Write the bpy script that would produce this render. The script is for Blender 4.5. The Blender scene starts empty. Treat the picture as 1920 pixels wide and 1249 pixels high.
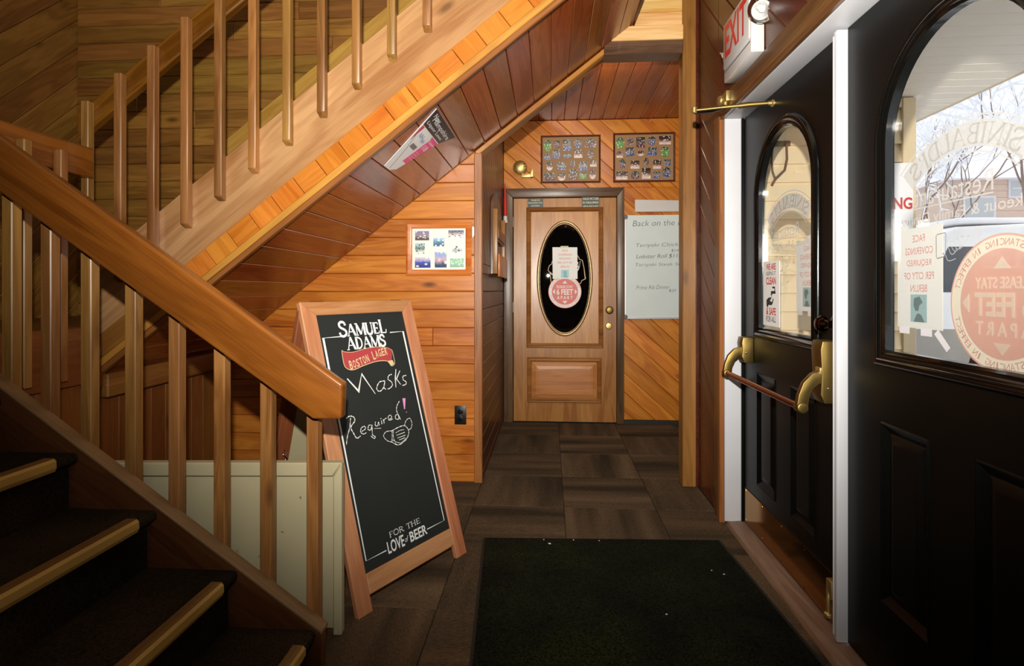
import bpy, bmesh, math, random
from mathutils import Vector, Matrix
random.seed(7)
C = bpy.context.scene.collection
S = bpy.context.scene
E = 1.19                                   # eye height above the floor
def V(*a): return Vector(a)
def P(x, y, z): return Vector((x, y, z + E))   # z measured from eye height
X3, Y3, Z3 = V(1, 0, 0), V(0, 1, 0), V(0, 0, 1)

# ------------------------------------------------------------------ camera, world, lights
cam = bpy.data.cameras.new('camera'); co = bpy.data.objects.new('camera', cam); C.objects.link(co)
cam.sensor_width = 36; cam.lens = 36 * 1030 / 1920; cam.shift_y = -79.5 / 1920; cam.clip_start = .02
co.location = P(0, 0, 0); co.rotation_euler = (math.pi / 2, 0, math.atan(70 / 1030))
S.camera = co
S.view_settings.view_transform = 'Standard'; S.view_settings.look = 'None'
S.view_settings.gamma = 1; S.view_settings.use_curve_mapping = False
S.view_settings.exposure = 0.0
w = bpy.data.worlds.new('overcast_sky'); S.world = w; w.use_nodes = True
w.node_tree.nodes['Background'].inputs[0].default_value = (.93, .96, 1, 1)
w.node_tree.nodes['Background'].inputs[1].default_value = 1.4

def lamp(name, kind, loc, target, energy, col=(1, 1, 1), **k):
    l = bpy.data.lights.new(name, kind); l.energy = energy; l.color = col
    for a, b in k.items(): setattr(l, a, b)
    o = bpy.data.objects.new(name, l); C.objects.link(o); o.location = loc
    o.rotation_euler = (Vector(target) - Vector(loc)).to_track_quat('-Z', 'Y').to_euler()
    return o
# camera flash on the hot shoe, zoomed and tipped up a little
lamp('camera_flash', 'SPOT', P(-.02, -.01, .27), P(.1, 5, 1.55), 600, (1, .96, .88), spot_size=math.radians(118), spot_blend=1.0, shadow_soft_size=.018)
# flash bounced off the ceiling and wall behind the photographer
lamp('bounce_light', 'AREA', P(.0, -.9, 2.25), P(.0, 3.0, -.3), 12, (1, .93, .82), shape='RECTANGLE', size=1.8, size_y=1.2)
# added fill light to brighten the alcove, hidden behind the header
lamp('alcove_fill', 'AREA', P(.3, 3.60, 1.49), P(.25, 4.9, -.6), 10, (1, .86, .68), shape='RECTANGLE', size=.8, size_y=.12)

# ------------------------------------------------------------------ object helpers
WM = {}
def link(name, me, parent=None, M=None):
    o = bpy.data.objects.new(name, me); C.objects.link(o)
    M = M or Matrix.Identity(4); WM[o.name] = M
    if parent is not None:
        o.parent = parent; o.matrix_basis = WM[parent.name].inverted() @ M
    else: o.matrix_basis = M
    return o
def tag(o, label, cat, group=None):
    o['label'] = label; o['category'] = cat
    if group: o['group'] = group
    return o
def thing(name, label, cat, loc=(0, 0, 0), group=None):
    return tag(link(name, None, None, Matrix.Translation(Vector(loc))), label, cat, group)
def struct(name, loc=(0, 0, 0)):
    o = link(name, None, None, Matrix.Translation(Vector(loc))); o['kind'] = 'structure'; return o
def frame(o, x, y, z):
    x = Vector(x).normalized(); y = Vector(y).normalized(); z = Vector(z).normalized(); o = Vector(o)
    return Matrix(((x.x, y.x, z.x, o.x), (x.y, y.y, z.y, o.y), (x.z, y.z, z.z, o.z), (0, 0, 0, 1)))
class MB:
    def __init__(s): s.v = []; s.f = []
    def add(s, v, f):
        n = len(s.v); s.v += [tuple(p) for p in v]; s.f += [tuple(i + n for i in q) for q in f]; return s
    def box(s, lo, hi):
        (a, b, c), (d, e, f) = lo, hi
        return s.add([(a,b,c),(d,b,c),(d,e,c),(a,e,c),(a,b,f),(d,b,f),(d,e,f),(a,e,f)],
                     [(0,3,2,1),(4,5,6,7),(0,1,5,4),(1,2,6,5),(2,3,7,6),(3,0,4,7)])
    def prism(s, pts, vec):
        n = len(pts); vec = Vector(vec); a = [Vector(p) for p in pts]
        return s.add(a + [p + vec for p in a], [tuple(range(n))[::-1], tuple(range(n, 2*n))] + [(i, (i+1) % n, n+(i+1) % n, n+i) for i in range(n)])
    def tube(s, pts, r, n=10, closed=False):
        pts = [Vector(p) for p in pts]; m = len(pts); rs = r if isinstance(r, (list, tuple)) else [r]*m
        up = None; v = []
        for i, p in enumerate(pts):
            a = pts[(i-1) % m] if (closed or i > 0) else p; b = pts[(i+1) % m] if (closed or i < m-1) else p
            t = (b - a).normalized()
            if up is None: up = t.orthogonal().normalized()
            up = (up - t * up.dot(t)); up = up.normalized() if up.length > 1e-6 else t.orthogonal().normalized()
            sd = t.cross(up)
            v += [p + (up*math.cos(2*math.pi*k/n) + sd*math.sin(2*math.pi*k/n))*rs[i] for k in range(n)]
        f = []
        for i in range(m if closed else m-1):
            j = (i+1) % m
            f += [(i*n+k, i*n+(k+1) % n, j*n+(k+1) % n, j*n+k) for k in range(n)]
        if not closed: f += [tuple(range(n))[::-1], tuple(range((m-1)*n, m*n))]
        return s.add(v, f)
    def lathe(s, c, ax, prof, n=24):          # prof: (radius, height along ax)
        c = Vector(c); ax = Vector(ax).normalized(); u = ax.orthogonal().normalized(); w_ = ax.cross(u); v = []; f = []
        for r, h in prof: v += [c + ax*h + (u*math.cos(2*math.pi*k/n) + w_*math.sin(2*math.pi*k/n))*r for k in range(n)]
        for i in range(len(prof)-1): f += [(i*n+k, i*n+(k+1) % n, (i+1)*n+(k+1) % n, (i+1)*n+k) for k in range(n)]
        f += [tuple(range(n))[::-1], tuple(range((len(prof)-1)*n, len(prof)*n))]
        return s.add(v, f)
    def sweep(s, path, prof, O, U, W, N, closed=True):   # path 2D ccw, prof (outward, height)
        m = len(path); v = []; f = []; q = len(prof)
        for i in range(m):
            p = Vector(path[i]); a = Vector(path[(i-1) % m]) if closed or i > 0 else None; b = Vector(path[(i+1) % m]) if closed or i < m-1 else None
            d1 = (p - a).normalized() if a is not None else None; d2 = (b - p).normalized() if b is not None else None
            d1 = d1 if d1 is not None else d2; d2 = d2 if d2 is not None else d1
            n1 = Vector((d1.y, -d1.x)); n2 = Vector((d2.y, -d2.x)); nn = n1 + n2; nn = nn / max(.2, nn.dot(n1))
            for o_, h in prof:
                r = p + nn*o_; v.append(Vector(O) + U*r.x + W*r.y + N*h)
        for i in range(m if closed else m-1):
            j = (i+1) % m
            f += [(i*q+k, j*q+k, j*q+(k+1) % q, i*q+(k+1) % q) for k in range(q)]
        return s.add(v, f)
    def build(s, name, mat, parent=None, M=None, bevel=0, seg=2, smooth=None, kind=None):
        me = bpy.data.meshes.new(name)
        if M is not None: Mi = M.inverted(); vv = [Mi @ Vector(p) for p in s.v]
        else: vv = s.v; M = Matrix.Translation(WM[parent.name].translation) if parent is not None else None; 
        if M is not None and vv is s.v: Mi = M.inverted(); vv = [Mi @ Vector(p) for p in s.v]
        me.from_pydata(vv, [], s.f)
        bm = bmesh.new(); bm.from_mesh(me)
        bmesh.ops.recalc_face_normals(bm, faces=bm.faces)
        if bevel:
            es = [e for e in bm.edges if len(e.link_faces) == 2 and e.calc_face_angle(0) > .5]
            bmesh.ops.bevel(bm, geom=es, offset=bevel, segments=seg, affect='EDGES', profile=.5, clamp_overlap=True)
        bm.to_mesh(me); bm.free()
        if smooth is None: smooth = 35
        if smooth:
            for p in me.polygons: p.use_smooth = True
            me.set_sharp_from_angle(angle=math.radians(smooth))
        me.materials.append(mat)
        o = link(name, me, parent, M)
        if kind: o['kind'] = kind
        return o
def board(name, a, b, wdt, t, face, mat, parent=None, bevel=.002, seg=1):
    """straight timber from a to b, width wdt across, thickness t along face (centred); local x is the grain"""
    a = Vector(a); b = Vector(b); x = (b - a).normalized(); z = Vector(face); z = (z - x*z.dot(x)).normalized(); y = z.cross(x)
    M = frame((a + b)/2, x, y, z); L = (b - a).length/2
    m = MB().box((-L, -wdt/2, -t/2), (L, wdt/2, t/2)); m.v = [tuple(M @ Vector(p)) for p in m.v]
    return m.build(name, mat, parent, M, bevel, seg)
def slab(name, pts, n, t, grain, mat, parent=None, bevel=.002, seg=1):
    """flat piece of any outline; pts is its visible face, thickness t goes behind it"""
    pts = [Vector(p) for p in pts]; n = Vector(n).normalized(); x = Vector(grain); x = (x - n*x.dot(n)).normalized()
    c = sum(pts, Vector())/len(pts)
    return MB().prism(pts, -n*t).build(name, mat, parent, frame(c, x, n.cross(x), n), bevel, seg)
def area2(p): return sum(p[i][0]*p[(i+1) % len(p)][1] - p[(i+1) % len(p)][0]*p[i][1] for i in range(len(p)))/2
def clip(poly, nx, ny, d):                     # keep nx*x+ny*y >= d
    out = []
    for i in range(len(poly)):
        a, b = poly[i], poly[(i+1) % len(poly)]; da = nx*a[0]+ny*a[1]-d; db = nx*b[0]+ny*b[1]-d
        if da >= 0: out.append(a)
        if da*db < 0: k = da/(da-db); out.append((a[0]+(b[0]-a[0])*k, a[1]+(b[1]-a[1])*k))
    r = []
    for p in out:
        if not r or (abs(p[0]-r[-1][0])+abs(p[1]-r[-1][1])) > 1e-4: r.append(p)
    if len(r) > 1 and abs(r[0][0]-r[-1][0])+abs(r[0][1]-r[-1][1]) < 1e-4: r.pop()
    return r
def inset(poly, c):
    r = poly; m = len(poly)
    for i in range(m):
        a, b = poly[i], poly[(i+1) % m]; dx, dy = b[0]-a[0], b[1]-a[1]; l = math.hypot(dx, dy)
        if l < 1e-5: continue
        nx, ny = -dy/l, dx/l
        r = clip(r, nx, ny, nx*a[0]+ny*a[1]+c)
        if len(r) < 3: return []
    return r
def planks(parent, poly, O, U, W, ang, wdt, t, mat, off=0, gap=.002, ch=.004, name='plank', brk=0, holes=()):
    """clads a convex polygon (in U, W coordinates from O) with boards laid at an angle"""
    O = Vector(O); U = Vector(U); W = Vector(W); N = U.cross(W)
    if area2(poly) < 0: poly = poly[::-1]
    dx, dy = math.cos(ang), math.sin(ang); nx, ny = -dy, dx
    q = [nx*p[0]+ny*p[1] for p in poly]
    i0 = math.floor((min(q)-off)/wdt)
    for i in range(i0, i0 + int((max(q)-min(q))/wdt)+3):
        a = off+i*wdt
        st = clip(clip(poly, nx, ny, a+gap/2), -nx, -ny, -(a+wdt-gap/2))
        if len(st) < 3: continue
        runs = [st]
        if brk:
            l = [dx*p[0]+dy*p[1] for p in st]; rnd = random.Random(i*31+int(brk*10)); x = min(l)+rnd.uniform(.4, brk); runs = []; x0 = min(l)-1
            while x0 < max(l):
                r = clip(clip(st, dx, dy, x0+.001), -dx, -dy, -(x-.001)); x0 = x; x += rnd.uniform(.7, 1)*brk
                if len(r) > 2: runs.append(r)
        for r in runs:
            if abs(area2(r)) < 2e-4: continue
            r2 = inset(r, ch)
            cx = sum(p[0] for p in r)/len(r); cy = sum(p[1] for p in r)/len(r)
            M = frame(O+U*cx+W*cy, U*dx+W*dy, U*nx+W*ny, N)
            m = MB(); to = lambda p, h: O+U*p[0]+W*p[1]+N*h
            n = len(r); lo = [to(p, 0) for p in r]; mid = [to(p, t-ch) for p in r]
            if len(r2) == n:
                hi = [to(p, t) for p in r2]
                m.add(lo+mid+hi, [(k, (k+1) % n, n+(k+1) % n, n+k) for k in range(n)] + [(n+k, n+(k+1) % n, 2*n+(k+1) % n, 2*n+k) for k in range(n)] + [tuple(range(2*n, 3*n))])
            else: m.add(lo+[to(p, t-.001) for p in r], [(k, (k+1) % n, n+(k+1) % n, n+k) for k in range(n)] + [tuple(range(n, 2*n))])
            m.build(name, mat, parent, M, 0)
# ---- lettering
_tc = {}
def tgeo(s, bold=0):
    if (s, bold) in _tc: return _tc[s, bold]
    cu = bpy.data.curves.new('t', 'FONT'); cu.body = s; cu.size = 1; cu.resolution_u = 3; cu.offset = bold; cu.fill_mode = 'FRONT'
    o = bpy.data.objects.new('t', cu); C.objects.link(o)
    me = bpy.data.meshes.new_from_object(o.evaluated_get(bpy.context.evaluated_depsgraph_get()))
    v = [(p.co.x, p.co.y) for p in me.vertices]; f = [tuple(p.vertices) for p in me.polygons]
    bpy.data.objects.remove(o); bpy.data.curves.remove(cu); bpy.data.meshes.remove(me)
    _tc[s, bold] = (v, f); return v, f
class Flat:                                   # flat print on a plane
    def __init__(s, O, U, W, lift=.0006):
        s.O = Vector(O); s.U = Vector(U).normalized(); s.W = Vector(W).normalized(); s.N = s.U.cross(s.W); s.m = MB(); s.lift = lift
    def at(s, x, y, k=1): return s.O + s.U*x + s.W*y + s.N*s.lift*k
    def text(s, t, cx, cy, w_, h, bold=0, skew=0, rot=0):
        v, f = tgeo(t, bold); x0 = min(p[0] for p in v); x1 = max(p[0] for p in v); y0 = min(p[1] for p in v); y1 = max(p[1] for p in v)
        if w_ is None: w_ = h*(x1-x0)/(y1-y0)
        cr, sr = math.cos(rot), math.sin(rot); o = []
        for a, b in v:
            X = ((a-x0)/(x1-x0)-.5)*w_; Yv = ((b-y0)/(y1-y0)-.5)*h; X += skew*Yv
            o.append(s.at(cx + X*cr - Yv*sr, cy + X*sr + Yv*cr))
        s.m.add(o, f); return s
    def poly(s, pts, k=1): s.m.add([s.at(x, y, k) for x, y in pts], [tuple(range(len(pts)))]); return s
    def rect(s, x0, y0, x1, y1, k=1): return s.poly([(x0, y0), (x1, y0), (x1, y1), (x0, y1)], k)
    def disc(s, cx, cy, r, ry=None, n=40, k=1): return s.poly([(cx+r*math.cos(2*math.pi*i/n), cy+(ry or r)*math.sin(2*math.pi*i/n)) for i in range(n)], k)
    def ring(s, cx, cy, r0, r1, a0=0, a1=2*math.pi, n=48, k=1):
        for i in range(n):
            t0 = a0+(a1-a0)*i/n; t1 = a0+(a1-a0)*(i+1)/n
            s.poly([(cx+r*math.cos(t), cy+r*math.sin(t)) for r, t in ((r0, t0), (r1, t0), (r1, t1), (r0, t1))], k)
        return s
    def line(s, pts, wd, smooth=False, k=1, taper=False):
        pts = [Vector(p) for p in pts]
        if smooth and len(pts) > 2:
            q = []; n = len(pts)
            for i in range(n-1):
                p0, p1, p2, p3 = pts[max(0, i-1)], pts[i], pts[i+1], pts[min(n-1, i+2)]
                for j in range(6):
                    t = j/6; q.append(.5*((2*p1) + (p2-p0)*t + (2*p0-5*p1+4*p2-p3)*t*t + (3*p1-p0-3*p2+p3)*t**3))
            pts = q + [pts[-1]]
        n = len(pts); L = []; R = []
        for i, p in enumerate(pts):
            a = pts[max(0, i-1)]; b = pts[min(n-1, i+1)]; d = (b-a)
            d = d.normalized() if d.length > 1e-9 else Vector((1, 0)); nn = Vector((-d.y, d.x))
            if 0 < i < n-1:
                e = (p-a).normalized(); e = Vector((-e.y, e.x)); nn = nn/max(.45, nn.dot(e))
            ww = wd/2
            if taper: ww *= .65+.35*math.sin(i*1.7)
            L.append(p+nn*ww); R.append(p-nn*ww)
        v = [s.at(*p, k) for p in L] + [s.at(*p, k) for p in R]
        s.m.add(v, [(n+i, n+i+1, i+1, i) for i in range(n-1)]); return s
    def arc_text(s, t, cx, cy, r, a0, a1, h, wfac=.62, inward=False, bold=0):
        n = len(t)
        for i, ch in enumerate(t):
            if ch == ' ': continue
            a = a0+(a1-a0)*(i+.5)/n
            s.text(ch, cx+r*math.cos(a), cy+r*math.sin(a), h*wfac*(.35 if ch in "I'.,!1" else 1), h*(1 if ch not in ".•" else .2), bold, rot=a+(math.pi/2 if inward else -math.pi/2))
        return s
    def build(s, name, mat, parent):
        return s.m.build(name, mat, parent, frame(s.O, s.U, s.W, s.N), smooth=0)
def curve(pts): return pts
# serif letters: (points, relative stroke weight); box 0..1 high
SER = {
 'S': (.62, [([(.56,.74),(.5,.93),(.3,1),(.12,.9),(.1,.72),(.22,.58),(.42,.47),(.55,.33),(.52,.12),(.3,0),(.1,.06),(.04,.27)],1,1)], [(.56,.84,'v'),(.04,.16,'v')]),
 'A': (.86, [([(.08,0),(.42,1)],.45,0),([(.42,1),(.76,0)],1.15,0),([(.2,.33),(.62,.33)],.4,0)], [(.08,0,'h'),(.78,0,'h')]),
 'M': (1.02,[([(.1,0),(.13,1)],.45,0),([(.13,1),(.5,.05)],1.1,0),([(.5,.05),(.87,1)],.45,0),([(.88,1),(.9,0)],1.15,0)], [(.1,0,'h'),(.9,0,'h'),(.1,1,'h'),(.9,1,'h')]),
 'U': (.8, [([(.13,1),(.13,.3),(.22,.06),(.4,0),(.58,.08),(.66,.3)],1,1),([(.66,.3),(.66,1)],.5,0)], [(.13,1,'h'),(.66,1,'h')]),
 'E': (.66,[([(.14,0),(.14,1)],1.15,0),([(.05,.97),(.56,.97)],.5,0),([(.14,.5),(.46,.5)],.45,0),([(.05,.03),(.58,.03)],.5,0),([(.56,.97),(.56,.78)],.4,0),([(.58,.03),(.6,.24)],.4,0),([(.46,.6),(.46,.4)],.35,0)], []),
 'L': (.64,[([(.14,0),(.14,1)],1.15,0),([(.05,.03),(.56,.03)],.5,0),([(.56,.03),(.6,.28)],.45,0)], [(.14,1,'h')]),
 'D': (.78,[([(.14,0),(.14,1)],1.15,0),([(.05,.97),(.36,.97),(.6,.8),(.66,.5),(.6,.2),(.36,.03),(.05,.03)],.75,1)], []),
 'F': (.62,[([(.14,0),(.14,1)],1.15,0),([(.05,.97),(.56,.97)],.5,0),([(.14,.5),(.44,.5)],.45,0),([(.56,.97),(.56,.76)],.4,0)], [(.14,0,'h')]),
 'O': (.86,[([(.42,1),(.18,.88),(.08,.5),(.18,.12),(.42,0),(.66,.12),(.76,.5),(.66,.88),(.42,1)],.9,1)], []),
 'R': (.76,[([(.14,0),(.14,1)],1.15,0),([(.05,.97),(.4,.97),(.56,.75),(.4,.52),(.14,.5)],.7,1),([(.34,.5),(.66,.02)],1,0)], [(.14,0,'h'),(.68,0,'h')]),
 'T': (.72,[([(.36,0),(.36,1)],1.15,0),([(.04,.97),(.68,.97)],.5,0),([(.04,.97),(.04,.76)],.4,0),([(.68,.97),(.68,.76)],.4,0)], [(.36,0,'h')]),
 'H': (.84,[([(.14,0),(.14,1)],1.15,0),([(.66,0),(.66,1)],1.15,0),([(.14,.5),(.66,.5)],.45,0)], [(.14,0,'h'),(.14,1,'h'),(.66,0,'h'),(.66,1,'h')]),
 'I': (.34,[([(.14,0),(.14,1)],1.15,0)], [(.14,0,'h'),(.14,1,'h')]),
 'N': (.86,[([(.13,0),(.13,1)],.5,0),([(.13,1),(.68,0)],1.1,0),([(.68,0),(.68,1)],.5,0)], [(.13,0,'h'),(.13,1,'h'),(.68,1,'h')]),
 'B': (.7,[([(.14,0),(.14,1)],1.15,0),([(.05,.97),(.4,.97),(.54,.76),(.38,.53),(.14,.52)],.7,1),([(.38,.53),(.6,.3),(.44,.03),(.05,.03)],.75,1)], []),
 "'": (.24,[([(.1,1),(.07,.72)],.9,0)], []), ' ': (.4, [], [])}
def serif(F, t, place, h, wt, spread=1.0, scales=None):
    """place(x, y) maps text space (x along the line, y up, in metres) onto the plane"""
    x = 0
    for i, ch in enumerate(t):
        wd, st, sf = SER[ch]; k = (scales[i] if scales else 1)*h
        for pts, ws, sm in st:
            q = [Vector(p) for p in pts]
            if sm and len(q) > 2:
                r = []; n = len(q)
                for a in range(n-1):
                    p0, p1, p2, p3 = q[max(0, a-1)], q[a], q[a+1], q[min(n-1, a+2)]
                    for j in range(5):
                        u = j/5; r.append(.5*((2*p1)+(p2-p0)*u+(2*p0-5*p1+4*p2-p3)*u*u+(3*p1-p0-3*p2+p3)*u**3))
                q = r+[q[-1]]
            F.line([place(x+p.x*k*spread, p.y*k) for p in q], wt*h*ws)
        for sx, sy, d in sf:
            if d == 'h': a, b = (sx-.12, sy), (sx+.12, sy)
            else: a, b = (sx, sy-.1), (sx, sy+.12)
            F.line([place(x+a[0]*k*spread, a[1]*k), place(x+b[0]*k*spread, b[1]*k)], wt*h*.42)
        x += wd*k*spread
    return x
def serif_len(t, h, spread=1.0, scales=None): return sum(SER[c][0]*(scales[i] if scales else 1)*h*spread for i, c in enumerate(t))

# ------------------------------------------------------------------ materials
def lin(h):
    c = [int(h[i:i+2], 16)/255 for i in (0, 2, 4)]
    return tuple(x/12.92 if x <= .04045 else ((x+.055)/1.055)**2.4 for x in c) + (1,)
MT = {}
def base_mat(name):
    m = bpy.data.materials.new(name); m.use_nodes = True; nt = m.node_tree
    b = nt.nodes['Principled BSDF']; return m, nt, b
def plain(name, col, rough=.5, metal=0, bump=0, bscale=200, var=0, spec=.5, coat=0, trans=0):
    if name in MT: return MT[name]
    m, nt, b = base_mat(name); c = lin(col); N = nt.nodes.new; L = nt.links.new
    b.inputs['Roughness'].default_value = rough; b.inputs['Metallic'].default_value = metal; b.inputs['Specular IOR Level'].default_value = spec
    b.inputs['Coat Weight'].default_value = coat; b.inputs['Coat Roughness'].default_value = .15
    tc = N('ShaderNodeTexCoord'); no = N('ShaderNodeTexNoise'); no.inputs['Scale'].default_value = 6; no.inputs['Detail'].default_value = 5
    L(tc.outputs['Object'], no.inputs['Vector'])
    mx = N('ShaderNodeMix'); mx.data_type = 'RGBA'; v = var if var else .06
    mx.inputs[6].default_value = tuple(x*(1-v) for x in c[:3])+(1,); mx.inputs[7].default_value = tuple(min(1, x*(1+v)) for x in c[:3])+(1,)
    L(no.outputs['Fac'], mx.inputs[0]); L(mx.outputs[2], b.inputs['Base Color'])
    if bump:
        n2 = N('ShaderNodeTexNoise'); n2.inputs['Scale'].default_value = bscale; L(tc.outputs['Object'], n2.inputs['Vector'])
        bp = N('ShaderNodeBump'); bp.inputs['Strength'].default_value = bump; bp.inputs['Distance'].default_value = .002
        L(n2.outputs['Fac'], bp.inputs['Height']); L(bp.outputs['Normal'], b.inputs['Normal'])
    MT[name] = m; return m
def wood(name, dark, light, rough=.3, knot=1.0, var=.22, grain=1.0, coat=0, hue=.012, knotcol='3a1a0a', dirt=0, con=1.0):
    if name in MT: return MT[name]
    m, nt, b = base_mat(name); N = nt.nodes.new; L = nt.links.new
    def math_(op, a, c=None):
        n = N('ShaderNodeMath'); n.operation = op
        for i, x in enumerate((a, c)):
            if x is None: continue
            if isinstance(x, (int, float)): n.inputs[i].default_value = x
            else: L(x, n.inputs[i])
        return n.outputs[0]
    def mulv(v, s):
        n = N('ShaderNodeVectorMath'); n.operation = 'MULTIPLY'; L(v, n.inputs[0]); n.inputs[1].default_value = s; return n.outputs[0]
    tc = N('ShaderNodeTexCoord'); oi = N('ShaderNodeObjectInfo')
    cx = N('ShaderNodeCombineXYZ'); L(math_('MULTIPLY', oi.outputs['Random'], 41.0), cx.inputs[0]); L(math_('MULTIPLY', oi.outputs['Random'], 17.0), cx.inputs[1]); L(math_('MULTIPLY', oi.outputs['Random'], 29.0), cx.inputs[2])
    ad = N('ShaderNodeVectorMath'); ad.operation = 'ADD'; L(tc.outputs['Object'], ad.inputs[0]); L(cx.outputs[0], ad.inputs[1]); v = ad.outputs[0]
    def noise(s, det, dist=0):
        n = N('ShaderNodeTexNoise'); n.inputs['Scale'].default_value = 1; n.inputs['Detail'].default_value = det; n.inputs['Distortion'].default_value = dist
        L(mulv(v, s), n.inputs['Vector']); return n.outputs['Fac']
    n1 = noise((.9*grain, 9*grain, 9*grain), 4, .5); n2 = noise((7, 160, 160), 2); n3 = noise((1.3, 3, 3), 3)
    bands = math_('SINE', math_('MULTIPLY', n1, 46.0))
    f = math_('ADD', math_('MULTIPLY', n1, .75), math_('MULTIPLY', bands, .07))
    f = math_('ADD', f, math_('MULTIPLY', n2, .22)); f = math_('ADD', f, math_('MULTIPLY', n3, .35)); f = math_('MULTIPLY_ADD_', f, 0) if False else math_('ADD', math_('MULTIPLY', f, 2.3*con), .5-.66*2.3*con)
    mx = N('ShaderNodeMix'); mx.data_type = 'RGBA'; mx.clamp_factor = True
    L(f, mx.inputs[0]); mx.inputs[6].default_value = lin(dark); mx.inputs[7].default_value = lin(light)
    hs = N('ShaderNodeHueSaturation'); L(mx.outputs[2], hs.inputs['Color'])
    L(math_('ADD', math_('MULTIPLY', oi.outputs['Random'], 2*var), 1-var), hs.inputs['Value'])
    r2 = math_('FRACT', math_('MULTIPLY', oi.outputs['Random'], 7.31))
    L(math_('ADD', math_('MULTIPLY', r2, 2*hue), .5-hue), hs.inputs['Hue'])
    col = hs.outputs['Color']
    if knot:
        vo = N('ShaderNodeTexVoronoi'); vo.inputs['Scale'].default_value = 1; L(mulv(v, (2.6, 6.5, 6.5)), vo.inputs['Vector'])
        sp = N('ShaderNodeSeparateColor'); L(vo.outputs['Color'], sp.inputs[0])
        mr = N('ShaderNodeMapRange'); mr.inputs[1].default_value = .05; mr.inputs[2].default_value = .16; mr.inputs[3].default_value = 1; mr.inputs[4].default_value = 0
        L(vo.outputs['Distance'], mr.inputs[0])
        k = math_('MULTIPLY', mr.outputs[0], math_('GREATER_THAN', sp.outputs[0], .62)); k = math_('MULTIPLY', k, .75*knot)
        m2 = N('ShaderNodeMix'); m2.data_type = 'RGBA'; L(k, m2.inputs[0]); L(col, m2.inputs[6]); m2.inputs[7].default_value = lin(knotcol); col = m2.outputs[2]
    L(col, b.inputs['Base Color'])
    rr = N('ShaderNodeMapRange'); rr.inputs[3].default_value = rough*.75; rr.inputs[4].default_value = rough*1.35; L(n3, rr.inputs[0]); L(rr.outputs[0], b.inputs['Roughness'])
    b.inputs['Coat Weight'].default_value = coat; b.inputs['Coat Roughness'].default_value = .18
    bp = N('ShaderNodeBump'); bp.inputs['Strength'].default_value = .25; bp.inputs['Distance'].default_value = .0015
    L(math_('ADD', n2, n1), bp.inputs['Height']); L(bp.outputs['Normal'], b.inputs['Normal'])
    MT[name] = m; return m
def carpet(name, cols, stripe=True, bump=.7, spk=.35):
    if name in MT: return MT[name]
    m, nt, b = base_mat(name); N = nt.nodes.new; L = nt.links.new
    tc = N('ShaderNodeTexCoord'); oi = N('ShaderNodeObjectInfo')
    mu = N('ShaderNodeMath'); mu.operation = 'MULTIPLY'; L(oi.outputs['Random'], mu.inputs[0]); mu.inputs[1].default_value = 53
    ad = N('ShaderNodeVectorMath'); ad.operation = 'ADD'; L(tc.outputs['Object'], ad.inputs[0]); L(mu.outputs[0], ad.inputs[1])
    def noise(s, det):
        v = N('ShaderNodeVectorMath'); v.operation = 'MULTIPLY'; L(ad.outputs[0], v.inputs[0]); v.inputs[1].default_value = s
        n = N('ShaderNodeTexNoise'); n.inputs['Scale'].default_value = 1; n.inputs['Detail'].default_value = det; L(v.outputs[0], n.inputs['Vector']); return n.outputs['Fac']
    big = noise((.8, 7, 7) if stripe else (3, 3, 3), 2); fine = noise((60, 260, 260) if stripe else (150, 150, 150), 2)
    rp = N('ShaderNodeValToRGB'); e = rp.color_ramp.elements
    n = len(cols)
    e[0].position = .3; e[0].color = lin(cols[0]); e[1].position = .7; e[1].color = lin(cols[-1])
    for i in range(1, n-1): x = e.new(.3+.4*i/(n-1)); x.color = lin(cols[i])
    L(big, rp.inputs[0])
    hs = N('ShaderNodeHueSaturation'); L(rp.outputs[0], hs.inputs['Color'])
    mr = N('ShaderNodeMapRange'); mr.inputs[1].default_value = .3; mr.inputs[2].default_value = .7; mr.inputs[3].default_value = 1-spk; mr.inputs[4].default_value = 1+spk; L(fine, mr.inputs[0]); L(mr.outputs[0], hs.inputs['Value'])
    L(hs.outputs[0], b.inputs['Base Color']); b.inputs['Roughness'].default_value = .95; b.inputs['Specular IOR Level'].default_value = .1
    bp = N('ShaderNodeBump'); bp.inputs['Strength'].default_value = bump; bp.inputs['Distance'].default_value = .004; L(fine, bp.inputs['Height']); L(bp.outputs[0], b.inputs['Normal'])
    MT[name] = m; return m
def glass(name, tint=(1, 1, 1), gloss=1.0):
    if name in MT: return MT[name]
    m, nt, b = base_mat(name); nt.nodes.remove(b); N = nt.nodes.new; L = nt.links.new
    tr = N('ShaderNodeBsdfTransparent'); tr.inputs[0].default_value = tint+(1,); gl = N('ShaderNodeBsdfGlossy'); gl.inputs['Roughness'].default_value = .02
    lw = N('ShaderNodeLayerWeight'); pw_ = N('ShaderNodeMath'); pw_.operation = 'POWER'; L(lw.outputs['Facing'], pw_.inputs[0]); pw_.inputs[1].default_value = 5
    fr = N('ShaderNodeMath'); fr.operation = 'MULTIPLY_ADD'; L(pw_.outputs[0], fr.inputs[0]); fr.inputs[1].default_value = .7*gloss; fr.inputs[2].default_value = .03*gloss; lw.inputs[0].default_value = .5
    mx = N('ShaderNodeMixShader'); L(fr.outputs[0], mx.inputs[0]); L(tr.outputs[0], mx.inputs[1]); L(gl.outputs[0], mx.inputs[2])
    L(mx.outputs[0], nt.nodes['Material Output'].inputs[0]); MT[name] = m; return m
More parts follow.
